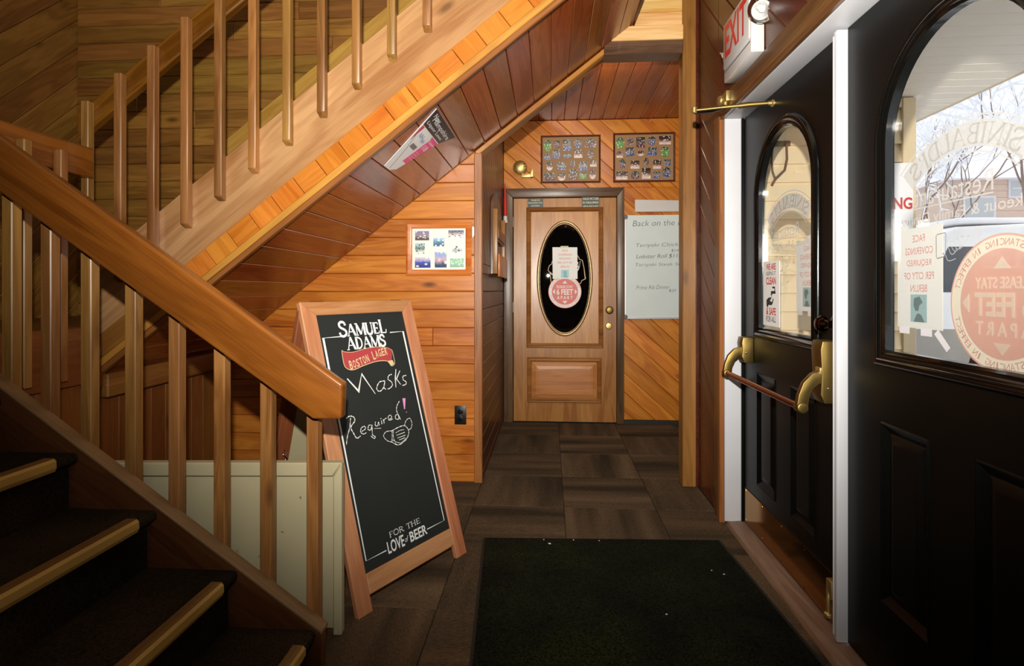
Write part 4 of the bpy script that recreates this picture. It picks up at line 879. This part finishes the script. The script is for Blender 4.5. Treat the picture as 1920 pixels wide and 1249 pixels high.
# ------------------------------------------------------------------ oak door in the alcove
YD = 4.965
d3 = struct('door_3', P(.136, YD, -1.19))
def fr(x, z, y=YD): return P(x, y, z)
for nm, pts, g in (('casing_side', [(-.411, -1.188), (-.328, -1.188), (-.328, .838), (-.411, .921)], Z3), ('casing_side', [(.600, -1.188), (.664, -1.188), (.664, .921), (.600, .838)], Z3), ('casing_head', [(-.411, .921), (-.328, .838), (.600, .838), (.664, .921)], X3)):
    slab(nm, [fr(a, b, 4.94) for a, b in pts], -Y3, .05, g, W_DARKTRIM, d3, .006, 2)
slab('leaf', [fr(-.322, -1.18), fr(.597, -1.18), fr(.597, .834), fr(-.322, .834)], -Y3, .04, Z3, W_DOOR, d3, .001)
def rect_sweep(x0, z0, x1, z1, prof, y, mat, parent, name):
    return MB().sweep([(x0, z0), (x1, z0), (x1, z1), (x0, z1)], prof, P(0, y, 0), X3, Z3, -Y3).build(name, mat, parent, frame(P((x0+x1)/2, y, (z0+z1)/2), X3, Z3, -Y3), smooth=30)
PRF = [(0, .0), (.004, .004), (.014, .016), (.026, .010), (.032, .014), (.042, .002), (.042, 0)]
W_MOULD = wood('oak_door_moulding', '7a4a22', 'a8743c', .3, 0, .04)
rect_sweep(-.165, -.475, .44, .71, PRF, YD, W_MOULD, d3, 'panel_moulding')
slab('upper_panel', [fr(-.163, -.473, YD-.003), fr(.438, -.473, YD-.003), fr(.438, .708, YD-.003), fr(-.163, .708, YD-.003)], -Y3, .003, Z3, wood('oak_panel', 'a56a30', 'c68e50', .3, 0, .02), d3, 0)
rect_sweep(-.158, -.968, .425, -.642, PRF, YD, W_MOULD, d3, 'panel_moulding')
m = MB(); lv = [(0, 0), (.035, -.014), (.06, -.016)]; v = []
for o_, y in lv: v += [fr(-.156+o_, -.966+o_, YD+y), fr(.423-o_, -.966+o_, YD+y), fr(.423-o_, -.644-o_, YD+y), fr(-.156+o_, -.644-o_, YD+y)]
m.add(v, [(4*i+k, 4*i+(k+1) % 4, 4*i+4+(k+1) % 4, 4*i+4+k) for i in range(2) for k in range(4)] + [(8, 9, 10, 11)]).build('lower_panel', MT['oak_panel'], d3, frame(fr(.13, -.8), X3, Z3, -Y3), smooth=0)
ox, oz, oa, ob = .137, .11, .238, .508
OV = [(ox+oa*math.cos(2*math.pi*i/72), oz+ob*math.sin(2*math.pi*i/72)) for i in range(72)]
MB().sweep(OV, [(-.012, 0), (-.01, .012), (-.002, .016), (.008, .013), (.014, 0)], P(0, YD-.003, 0), X3, Z3, -Y3).build('oval_rim', plain('rim_wood_gilt', 'a8875a', .25, .4), d3, smooth=60)
m = MB(); n = 72
m.add([fr(ox+(a-ox)*k, oz+(b-oz)*k, YD-y) for k, y in ((.96, .004), (.90, .010)) for a, b in OV], [(i, (i+1) % n, n+(i+1) % n, n+i) for i in range(n)] + [tuple(range(n, 2*n))])
og = m.build('oval_glass', MIRROR, d3, frame(fr(ox, oz, YD-.01), X3, Z3, -Y3), smooth=0)
MB().lathe(P(.533, YD, -.172), -Y3, [(.034, 0), (.034, .006), (.016, .012), (.014, .03), (.030, .04), (.034, .055), (.026, .07), (.012, .073)], 24).build('door_knob', BRASS, d3)
MB().lathe(P(.530, YD, -.315), -Y3, [(.03, 0), (.03, .008), (.024, .014), (.006, .016)], 24).build('deadbolt', BRIGHT, d3)
for z in (.62, -.15, -.95): MB().tube([P(-.326, 4.955, z-.045), P(-.326, 4.955, z+.045)], .007, 10).build('hinge', STEEL, d3)
def plaque(x0, z0, x1, z1, lines, label):
    o = slab('door_plaque', [fr(x0, z0, YD-.003), fr(x1, z0, YD-.003), fr(x1, z1, YD-.003), fr(x0, z1, YD-.003)], -Y3, .003, X3, plain('plaque_black', '26302a', .4), None, 0); tag(o, label, 'sign')
    F = Flat(fr((x0+x1)/2, (z0+z1)/2, YD-.003), X3, Z3, .0008); n = len(lines); hh = (z1-z0)/n
    for i, t in enumerate(lines): F.text(t, 0, (z1-z0)/2-hh*(i+.5), (x1-x0)*.9 if len(t) > 9 else (x1-x0)*.55, hh*.6, .01)
    F.build('lettering', plain('plaque_letters', 'd8d6b8', .6), o)
plaque(-.195, .730, -.055, .828, ['VALID ID', 'REQUIRED FOR', 'ALCOHOLIC', 'BEVERAGES'], 'small black plaque at top left of the oak door about alcoholic beverages')
plaque(.292, .735, .448, .842, ['VALID PICTURE', 'ID REQUIRED', 'UPON REQUEST'], 'small black plaque at top right of the oak door about valid picture ID')
# things stuck on the oval glass
YG = YD-.011
tk = slab('ticket_sign', [fr(a, b, YG-.001) for a, b in ((-.03, .20), (.02, .00), (.27, .07), (.32, .11), (.30, .30), (.26, .36))], -Y3, .001, X3, MIRROR, None, 0); tag(tk, 'black ticket shaped sign with thin gold outline on the oval door glass', 'sign')
F = Flat(fr(0, 0, YG-.001), X3, Z3, .0008)
F.line([(-.012, .182), (.005, .165), (.018, .06), (.012, .035), (.035, .02), (.09, .024), (.2, .05), (.28, .065), (.29, .09), (.322, .105), (.31, .2), (.295, .272), (.27, .28), (.255, .312), (.235, .315), (.05, .27), (.025, .262), (.022, .24), (.0, .225), (-.008, .2), (-.012, .182)], .006)
F.build('gold_outline', plain('gold_line', 'c9a070', .5), tk)
F = Flat(fr(0, 0, YG-.001), X3, Z3, .0008); F.line([(.255, .255), (.248, .225), (.262, .215), (.275, .26), (.262, .20), (.245, .17)], .009, True); F.line([(.01, .165), (.02, .15), (.035, .15), (.045, .19)], .008, True); F.build('script', PRINTW, tk)
pp = slab('paper_notice', [fr(.030, .105, YG-.004), fr(.252, .105, YG-.004), fr(.250, .388, YG-.004), fr(.028, .390, YG-.004)], -Y3, .0012, X3, PAPER, None, 0); tag(pp, 'white face coverings notice taped over the oval glass of the oak door', 'notice')
F = Flat(fr(.14, .247, YG-.004), X3, Z3, .0008)
for i, (t, wd) in enumerate((('FACE', .05), ('COVERINGS', .12), ('REQUIRED', .105), ('PER CITY OF', .13), ('BERLIN', .075))): F.text(t, 0, .112-.036*i, wd, .018, .02)
F.build('lettering', PALERED, pp)
F = Flat(fr(.14, .247, YG-.004), X3, Z3, .0008); F.rect(-.035, -.13, .035, -.06); F.build('picture', PALEBLUE, pp)
F = Flat(fr(.14, .247, YG-.004), X3, Z3, .0014); F.poly([(-.012, -.13), (.025, -.13), (.012, -.105), (.016, -.08), (0, -.066), (-.016, -.078), (-.008, -.1)]); F.build('figure', plain('pale_teal', '7fb5c0', .6), pp)
F = Flat(fr(0, 0, YG-.005), X3, Z3, .0005); F.rect(.10, .383, .17, .40); F.rect(.05, .095, .09, .11); F.build('tape', plain('masking_tape', 'd8cfae', .6), pp)
def distancing(O, U, W, R, name, label, mats, thick, back=False):
    red, cream, let = mats; O = Vector(O); U = Vector(U); W = Vector(W); N = U.cross(W)
    o = MB().lathe(O-N*thick, N, [(R, 0), (R, thick)], 64).build(name, cream, None, frame(O, U, W, N), smooth=0); tag(o, label, 'sticker')
    sg_ = -2.2 if back else 1
    F = Flat(O, U, W, .0006*sg_); F.disc(0, 0, R*.79, n=56); F.ring(0, 0, R*.97, R, n=64); F.build('red_disc', red, o)
    F = Flat(O, U, W, .0012*sg_); k = R
    F.text('PLEASE STAY', 0, .30*k, .98*k, .17*k, .02); F.text('6 FEET', 0, -.01*k, 1.0*k, .36*k, .03); F.text('A P A R T', 0, -.36*k, .95*k, .2*k, .02)
    F.poly([(-.15*k, .5*k), (.15*k, .5*k), (0, .67*k)]); F.poly([(-.15*k, -.56*k), (0, -.73*k), (.15*k, -.56*k)]); F.poly([(-.60*k, -.15*k), (-.60*k, .15*k), (-.74*k, 0)]); F.poly([(.60*k, -.15*k), (.74*k, 0), (.60*k, .15*k)])
    F.build('lettering', cream, o)
    F = Flat(O, U, W, .0008*sg_)
    F.arc_text('SOCIAL DISTANCING IN EFFECT', 0, 0, R*.88, math.radians(180+14), math.radians(360-14), R*.10, .8, True)
    F.arc_text('SOCIAL DISTANCING IN EFFECT', 0, 0, R*.88, math.radians(180-14), math.radians(14), R*.10, .8)
    F.build('ring_lettering', let, o)
    return o
distancing(fr(.139, -.010, YG-.002), X3, Z3, .148, 'distancing_sticker', 'round red and white distancing sticker on the oval glass of the oak door', (STICK, PAPER, PALERED), .001)
# ------------------------------------------------------------------ pictures on the walls
PV = [photo('snap_lawn', '2c3a2c', '6a9a4a', '4c8a2c', 'e0d0c0'), photo('snap_people', '101810', '584440', '5a2030', 'f0d8cc', 11), photo('snap_group', '141c14', '706468', '244488', 'f4f0ec', 12), photo('snap_portrait', '181210', '6a3a2a', 'd8c0b8', 'f0d4c0', 8)]
VW = [photo('view_fall', '8a80a0', '9a8a90', '5a4a48', 'e8e8f0', 6), photo('view_ridge', '9ac0dc', '5a8ab0', '3a6a8a', 'dfe8f0', 5), photo('view_snow', '5a6a8a', 'c0b0a8', 'eeeeee', '2a3050', 7), photo('view_trees', 'b0c8d0', '5a7a68', 'dfe4e4', '3a5a48', 7), photo('view_sign', 'dfe8e8', 'a0a8a0', 'f0f0ea', '303030', 5), photo('view_lake', 'c8c0d8', '4a5aa8', '2c3c90', 'c8d8f0', 5), photo('view_sunset', '8aa8d8', 'c8a8b8', '1c3c60', 'e8c0a8', 4), photo('view_field', '8ac0a0', '9ac8a8', '88b090', 'eef0ee', 9)]
def rr_pts(cx, cy, w_, h, r=.002): return [(cx-w_/2, cy-h/2), (cx+w_/2, cy-h/2), (cx+w_/2, cy+h/2), (cx-w_/2, cy+h/2)]
def picture(name, label, x0, z0, x1, z1, y, fw, fmat, bmat, glassy=True, group=None, prof=None):
    t = thing(name, label, 'picture', P((x0+x1)/2, y, z0), group)
    pr = prof or [(0, .0), (0, .008), (fw*.25, .014), (fw*.7, .018), (fw, .012), (fw, 0)]
    rect_sweep(x0+fw, z0+fw, x1-fw, z1-fw, pr, y, fmat, t, 'frame')
    bk = slab('mat_board', [P(a, y-.005, b) for a, b in ((x0+fw*.8, z0+fw*.8), (x1-fw*.8, z0+fw*.8), (x1-fw*.8, z1-fw*.8), (x0+fw*.8, z1-fw*.8))], -Y3, .004, X3, bmat, t, 0)
    return t
def snap(t, x, z, w_, h, y, mat, oval=False, arch=False):
    F = Flat(P(x, y, z), X3, Z3, .0012)
    if oval: F.disc(0, 0, w_/2, h/2, 22)
    elif arch: F.poly([(-w_/2, -h/2), (w_/2, -h/2)]+[(w_/2*math.cos(math.pi*i/12), -h*.05+h*.55*math.sin(math.pi*i/12)) for i in range(13)])
    else: F.poly(rr_pts(0, 0, w_, h))
    F.build('photo', mat, t)
t = picture('photo_collage', 'red pine framed photo collage with cream mount on the horizontal plank wall', -.893, .093, -.481, .425, 3.389, .038, W_FRAME, CREAM)
ax, az, fx, fz = -.893, .425, .412/1085, .332/905   # crop scale
for i, (x0, y0, x1, y1) in enumerate(((348, 290, 582, 448), (652, 412, 832, 552), (900, 280, 1158, 410), (348, 495, 510, 680), (965, 545, 1135, 705), (345, 740, 606, 915), (676, 648, 873, 912), (928, 755, 1160, 910))):
    snap(t, ax+((x0+x1)/2-200)*fx, az-((y0+y1)/2-145)*fz, (x1-x0)*fx, (y1-y0)*fz, 3.384, VW[i], False, i == 4)
pw = slab('paper_card', [P(-.478, 3.387, .40), P(-.448, 3.387, .385), P(-.472, 3.387, .33), P(-.478, 3.387, .33)], -Y3, .0012, X3, PAPER, None, 0); tag(pw, 'white card corner tucked behind the red pine picture frame', 'card')
LAY1 = [(505,370,72,115,1),(597,357,55,72,0),(697,368,85,108,0),(803,352,78,90,1),(925,350,112,85,2),(500,482,60,60,2),(592,457,80,85,0),(700,475,74,55,1),(805,458,82,80,0),(925,465,66,88,1),(525,575,66,95,1),(642,580,85,78,0),(752,560,54,74,1),(853,580,85,92,0),(952,560,64,58,0),(522,687,104,76,0),(643,687,80,80,1),(753,667,84,106,0),(850,680,64,66,0),(945,665,68,100,1)]
LAY2 = [(1215,345,84,110,1),(1315,330,60,70,2),(1415,343,84,104,0),(1525,328,84,84,1),(1652,325,115,84,0),(1210,458,64,64,2),(1310,432,84,90,0),(1417,450,72,52,1),(1527,432,88,78,0),(1652,440,84,104,1),(1236,552,70,98,1),(1360,560,86,80,0),(1470,533,52,78,1),(1575,560,78,88,0),(1676,543,60,60,0),(1232,665,110,80,0),(1362,665,84,80,1),(1470,648,84,106,0),(1570,665,64,70,0),(1668,640,84,98,1)]
for (lay, bx, label) in ((LAY1, (-.077, .968, .458, 1.397), 'walnut framed collage of small family snapshots above the oak door'), (LAY2, (.570, .968, 1.114, 1.407), 'walnut framed collage of small snapshots above the whiteboard, beside the post')):
    t = picture('snapshot_collage', label, *bx, 4.969, .016, W_FRAME2, TAN, group='snapshot collages above the oak door')
    px0, py0, px1, py1 = (438, 268, 1022, 752) if lay is LAY1 else (1147, 248, 1750, 732)
    rnd = random.Random(len(label))
    for (cx_, cy_, w_, h_, k) in lay:
        X = bx[0]+(cx_-px0)/(px1-px0)*(bx[2]-bx[0]); Z = bx[3]-(cy_-py0)/(py1-py0)*(bx[3]-bx[1]); sx_ = (bx[2]-bx[0])/(px1-px0)
        snap(t, X, Z, w_*sx_, h_*sx_, 4.964, PV[0] if (cx_, cy_) in ((505, 370), (850, 680), (1215, 345), (1652, 440)) else PV[1+rnd.randrange(3)], k == 1, k == 2)
# whiteboard
wb = thing('whiteboard', 'whiteboard menu with faint handwriting on the diagonal boards by the oak door', 'whiteboard', P(.93, 4.969, -.25))
slab('panel', [fr(.672, -.25, 4.955), fr(1.20, -.25, 4.955), fr(1.20, .672, 4.955), fr(.672, .672, 4.955)], -Y3, .012, Z3, BOARDW, wb, .002)
board('frame_side', P(.676, 4.953, -.245), P(.676, 4.953, .668), .016, .02, -Y3, plain('aluminium', 'c8ccd0', .35, .6), wb, .002)
board('frame_bottom', P(.68, 4.953, -.244), P(1.2, 4.953, -.244), .014, .02, -Y3, MT['aluminium'], wb, .002)
for z in (.655, -.235): MB().prism([P(.668+.028*math.cos(a*math.pi/8), 4.941, z+.022*math.sin(a*math.pi/8)) for a in range(-4, 5)], (0, .014, 0)).build('corner_cap', GREY, wb, bevel=.002)
F = Flat(P(0, 4.955, 0), X3, Z3, .001)
def hand(s, x, z, h, mat_F, sl=.25, wd=None):
    F.text(s, x+(wd or h*len(s)*.5)/2, z, wd, h, -.012, sl, rot=.02)
hand('Back on the Menu', .745, .603, .05, F, .2, .56); hand('Teriyaki Chicken Dinner', .765, .405, .042, F, .25, .64); hand('Teriyaki Steak Strips', .760, .14+.09, .036, F, .25, .48); hand('Prime Rib Dinner', .775, .03, .034, F, .25, .29)
F.build('handwriting', MARK, wb)
F = Flat(P(0, 4.955, 0), X3, Z3, .001); hand('Lobster Roll $11.50', .775, .305, .04, F, .25, .43); hand('$14', 1.08, .355, .026, F, .2, .06); hand('$25', 1.06, .0, .026, F, .2, .06); F.build('handwriting', MARKD, wb)
sp_ = slab('label_strip', [fr(.762, .703, 4.963), fr(1.2, .703, 4.963), fr(1.2, .80, 4.963), fr(.762, .812, 4.963)], -Y3, .004, X3, PLASTW, None, .001); tag(sp_, 'plain white strip mounted on the diagonal boards just above the whiteboard', 'strip')
board('lip', P(.765, 4.958, .707), P(1.2, 4.958, .707), .012, .008, -Y3, PLASTW, sp_, .001)
# brass bell, outlet, rack, brush
bl = thing('door_bell', 'round ribbed brass bell on a bracket on the diagonal boards above the oak door', 'bell', P(-.255, 4.969, 1.107))
MB().lathe(P(-.262, 4.969, 1.108), -Y3, [(.02, 0), (.02, .02), (.055, .022), (.064, .034), (.058, .05), (.04, .062), (.012, .068)], 28).build('gong', BRIGHT, bl)
for k in range(4):
    h = .036-.022*k; l = math.sqrt(max(.0001, .05**2-h*h)); F2 = MB().tube([P(-.262-l*.95, 4.906+abs(h)*.35, 1.108+h-.012), P(-.262+l*.95, 4.906+abs(h)*.35, 1.108+h+.012)], .0045, 8); F2.build('slot_rib', DARK if k % 2 else BRASS, bl)
m = MB(); m.box(P(-.25, 4.93, 1.02), P(-.145, 4.969, 1.052)); m.box(P(-.17, 4.925, 1.02), P(-.145, 4.969, 1.09)); m.build('bracket', BRIGHT, bl, bevel=.003)
ot = thing('power_outlet', 'black duplex power outlet low on the horizontal plank wall', 'outlet', P(-.552, 3.389, -.833))
slab('cover_plate', [P(-.588, 3.384, -.833), P(-.515, 3.384, -.833), P(-.515, 3.384, -.716), P(-.588, 3.384, -.716)], -Y3, .006, Z3, BLKPL, ot, .002, 2)
for z in (-.752, -.797): MB().lathe(P(-.5515, 3.384, z), -Y3, [(.017, 0), (.017, .0025), (.015, .003)], 20).build('socket', plain('socket_black', '0c0b0a', .3), ot)
MB().lathe(P(-.5515, 3.384, -.7745), -Y3, [(.004, 0), (.004, .0015), (.002, .002)], 10).build('screw', STEEL, ot)
rk = thing('leaflet_rack', 'wooden wall rack with arched back on the left wall of the alcove', 'rack', P(-.414, 4.3, .1))
def rb(nm, y0, y1, z0, z1, x0, x1, mat): return MB().box(P(x0, y0, z0), P(x1, y1, z1)).build(nm, mat, rk, frame(P(x0, y0, z0), Z3, Y3, X3), bevel=.003)
ysA, ysB = 3.86, 4.55
m = MB().prism([P(-.413, ysA, .12), P(-.413, ysB, .12), P(-.413, ysB, .58)] + [P(-.413, (ysA+ysB)/2+(ysB-ysA)/2*math.cos(a*math.pi/12), .58+.15*math.sin(a*math.pi/12)) for a in range(1, 12)] + [P(-.413, ysA, .58)], (.015, 0, 0)); m.build('back_panel', W_DARKTRIM, rk, frame(P(-.4, 4.2, .3), Z3, Y3, X3))
rb('side_upright', ysA, ysA+.035, .12, .58, -.398, -.365, W_POST); rb('side_upright', ysB-.035, ysB, .12, .58, -.398, -.365, W_POST)
rb('shelf', ysA+.05, ysB-.05, .12, .14, -.398, -.362, W_FRAME); rb('front_rail', ysA, ysB, .10, .26, -.362, -.35, W_FRAME); rb('shelf', ysA+.05, ysB-.05, .36, .375, -.398, -.368, W_POST); rb('front_rail', ysA+.05, ysB-.05, .375, .45, -.368, -.36, W_POST)
br = thing('hanging_brush', 'red handled brush with white end hanging beside the oak door casing', 'brush', P(-.392, 4.86, .6))
MB().tube([P(-.392, 4.86, .93), P(-.392, 4.86, .80), P(-.39, 4.86, .655)], [.006, .014, .016], 12).build('handle', plain('red_plastic', 'b8241c', .35), br)
MB().tube([P(-.39, 4.86, .66), P(-.388, 4.86, .60)], [.017, .02], 12).build('end', PLASTW, br)
MB().tube([P(-.413, 4.86, .95), P(-.40, 4.86, .955), P(-.392, 4.86, .945), P(-.392, 4.86, .92)], .003, 8).build('hook', STEEL, br)
# folded leaflet on the stair underside
def so(x, y): return P(x, y, sz(x))+V(.775, 0, -1).normalized()*.004
lf = slab('folded_leaflet', [so(-.796, 2.60), so(-.511, 2.455), so(-.506, 2.935), so(-.581, 2.84), so(-.778, 2.745), so(-.796, 2.69)], V(.775, 0, -1), .002, SL, PAPER, None, 0); tag(lf, 'folded black, pink and white leaflet pinned to the brown stair underside', 'leaflet')
ln = V(.775, 0, -1).normalized()
F = Flat(so(-.8, 2.6), SL, Y3, .001) if SL.cross(Y3).dot(ln) > 0 else Flat(so(-.8, 2.6), -SL, Y3, .001)
sgn = 1 if F.U.dot(SL) > 0 else -1
q = lambda x, y: (sgn*(x+.8)*math.sqrt(1+.775**2), y-2.6)
F.poly([q(-.583, 2.50), q(-.511, 2.458), q(-.507, 2.93), q(-.581, 2.838)]); F.build('black_band', plain('leaflet_black', '17171f', .4), lf)
F.m = MB(); F.poly([q(-.60, 2.72), q(-.585, 2.70), q(-.585, 2.836), q(-.735, 2.762), q(-.735, 2.70)]); F.build('pink_band', PINK, lf)
F.m = MB(); F.poly([q(-.60, 2.51), q(-.585, 2.505), q(-.585, 2.54), q(-.66, 2.545)]); F.build('red_band', plain('leaflet_red', 'd8434f', .5), lf)
F.m = MB(); F.lift = .0018
def lt(s, x, y, w_, h, b=.01):                  # reads across the leaflet: baseline runs along Y
    v, f = tgeo(s, b); x0 = min(p[0] for p in v); x1 = max(p[0] for p in v); y0 = min(p[1] for p in v); y1 = max(p[1] for p in v)
    F.m.add([F.at(*q(x+((b_-y0)/(y1-y0)-.5)*h, y+((a-x0)/(x1-x0)-.5)*w_)) for a, b_ in v], f)
lt('New', -.527, 2.56, .11, .020); lt('Hampshire', -.541, 2.70, .34, .028); lt('Liquor Laws', -.565, 2.66, .30, .018); lt('Liquor', -.607, 2.78, .10, .018); lt('18', -.636, 2.765, .06, .026)
for k in range(4): lt('minimum age', -.672-.012*k, 2.745, .07, .007, 0)
F.build('lettering', PRINTW, lf)
F.m = MB(); lt('NH', -.615, 2.60, .06, .02); lt('NH', -.625, 2.66, .05, .018); F.build('blue_print', plain('leaflet_blue', '7f97c4', .5), lf)
F.m = MB(); F.rect(*sorted((q(-.655, 0)[0], q(-.675, 0)[0]))[:1], q(0, 2.60)[1], sorted((q(-.655, 0)[0], q(-.675, 0)[0]))[1], q(0, 2.68)[1]); F.line([q(-.79, 2.665), q(-.69, 2.60), q(-.60, 2.515)], .004); F.build('grey_print', plain('leaflet_grey', '77757a', .5), lf)
# ------------------------------------------------------------------ exit sign
es = thing('exit_sign', 'white exit sign box with red letters and two lamp heads above the street doors', 'sign', P(.90, 2.54, 1.0))
MB().box(P(.842, 2.362, 1.0), P(.898, 2.718, 1.278)).build('housing', PLASTW, es, bevel=.006)
MB().box(P(.836, 2.372, 1.062), P(.843, 2.708, 1.272)).build('face_plate', PLASTW, es, bevel=.003)
F = Flat(P(.836, 2.54, 1.18), -Y3, Z3, .0008); F.text('EXIT', 0, 0, .29, .155, .025); F.build('lettering', EXITRED, es)
MB().box(P(.8405, 2.368, 1.046), P(.843, 2.712, 1.05)).build('seam', GREY, es)
def head_(y, x, z, d):
    o = MB().lathe(P(x, y, z), d, [(.022, -.05), (.045, -.035), (.056, -.006), (.058, .0), (.055, .004), (.050, .0), (.030, -.022), (.012, -.03)], 26).build('lamp_head', CHROME, es)
    MB().lathe(Vector(P(x, y, z))+Vector(d).normalized()*-.026, d, [(.012, 0), (.013, .012), (.008, .02)], 14).build('bulb', plain('lamp_bulb', 'f4f4f0', .1), o)
head_(2.315, .872, 1.157, V(-.25, -1, -.35)); head_(2.765, .862, 1.12, V(-.8, .45, -.3))
MB().tube([P(.872, 2.365, 1.19), P(.872, 2.335, 1.17)], .012, 10).build('swivel', PLASTW, es); MB().tube([P(.865, 2.715, 1.13), P(.864, 2.75, 1.125)], .012, 10).build('swivel', PLASTW, es)
# ------------------------------------------------------------------ notices on the street doors
def cover_notice(yc, y1, z1, label):              # taped outside, its back seen through the glass
    U, W, x = Y3, Z3, 1.0025; w_, h = .182, .275; y0 = y1-w_; c = P(x, (y0+y1)/2, z1-h/2)
    o = slab('paper_notice', [P(x, y0, z1-h), P(x, y1, z1-h), P(x, y1, z1), P(x, y0, z1)], X3, .0008, Z3, SHEET, None, 0); tag(o, label, 'notice')
    F = Flat(c, U, W, -.0016)
    for i, (t_, wd) in enumerate((('FACE', .05), ('COVERINGS', .112), ('REQUIRED', .10), ('PER CITY OF', .12), ('BERLIN', .067))): F.text(t_, 0, .108-.034*i, wd, .02, .015)
    F.build('lettering', SHEETRED, o)
    F = Flat(c, U, W, -.0016); F.rect(-.033, -.12, .033, -.045); F.build('picture', SHEETBLU, o)
    F = Flat(c, U, W, -.0022); F.poly([(-.025, -.12), (.02, -.12), (.008, -.1), (.0, -.096), (-.012, -.1)]); F.poly([(-.004, -.05), (.018, -.056), (.02, -.075), (.012, -.09), (.0, -.09), (-.004, -.075), (-.018, -.066)]); F.build('figure', SHEETGRY, o)
    F = Flat(c, U, W, -.0012)
    for a, b in ((-.03, -.146), (.06, -.145), (-.02, .146)): F.rect(a-.022, b-.010, a+.022, b+.010)
    F.poly([(-.075, -.135), (-.06, -.148), (-.105, -.19), (-.118, -.178)]); F.build('tape', plain('white_tape', 'e6e4e8', .5), o)
    return o
cover_notice(2.384, 2.305, .195, 'face coverings notice seen from behind through the glass of the left street door')
cover_notice(1.412, 1.655, .172, 'face coverings notice seen from behind through the glass of the right street door')
distancing(P(1.0045, 1.290, -.030), Y3, Z3, .158, 'distancing_sticker', 'large faded round distancing sticker seen from behind on the right street door', (STKPINK, STKCREAM, STKRED), .0006, True)
ws = slab('clean_safe_notice', [P(.9915, 2.625, -.158), P(.9915, 2.445, -.160), P(.9915, 2.445, .130), P(.9915, 2.625, .134)], -X3, .0012, Z3, PAPER, None, 0); tag(ws, 'white keeping it clean and safe notice inside the left street door glass', 'notice')
F = Flat(P(.9915, 2.535, -.008), -Y3, Z3, .0008)
F.text('WE ARE', 0, .115, .105, .03, .03); F.text('CLEAN', 0, .052, .108, .034, .03); F.text('& SAFE', 0, -.085, .105, .034, .03); F.build('lettering', RED, ws)
F = Flat(P(.9915, 2.535, -.008), -Y3, Z3, .0008)
F.text('KEEPING IT', 0, .085, .105, .018, 0); F.text('FOR ALL', 0, -.12, .108, .026, .005); F.build('lettering', INK, ws)
F = Flat(P(.9915, 2.535, -.008), -Y3, Z3, .0008)
F.poly([(.015, .026), (.045, .026), (.045, .006), (.038, .006), (.038, .018), (.015, .018)]); F.poly([(.0, .006), (.05, .006), (.05, -.006), (.014, -.006), (.014, -.014), (.0, -.014)]); F.rect(.003, -.022, .010, -.018)
F.poly([(-.05, -.06), (-.05, -.035), (-.028, -.024), (.004, -.022), (.002, -.03), (-.012, -.034), (-.002, -.042), (.012, -.042), (.024, -.026), (.030, -.03), (.018, -.05), (.004, -.058), (-.026, -.056), (-.036, -.07)])
F.build('tap_and_hand_picture', INK, ws)
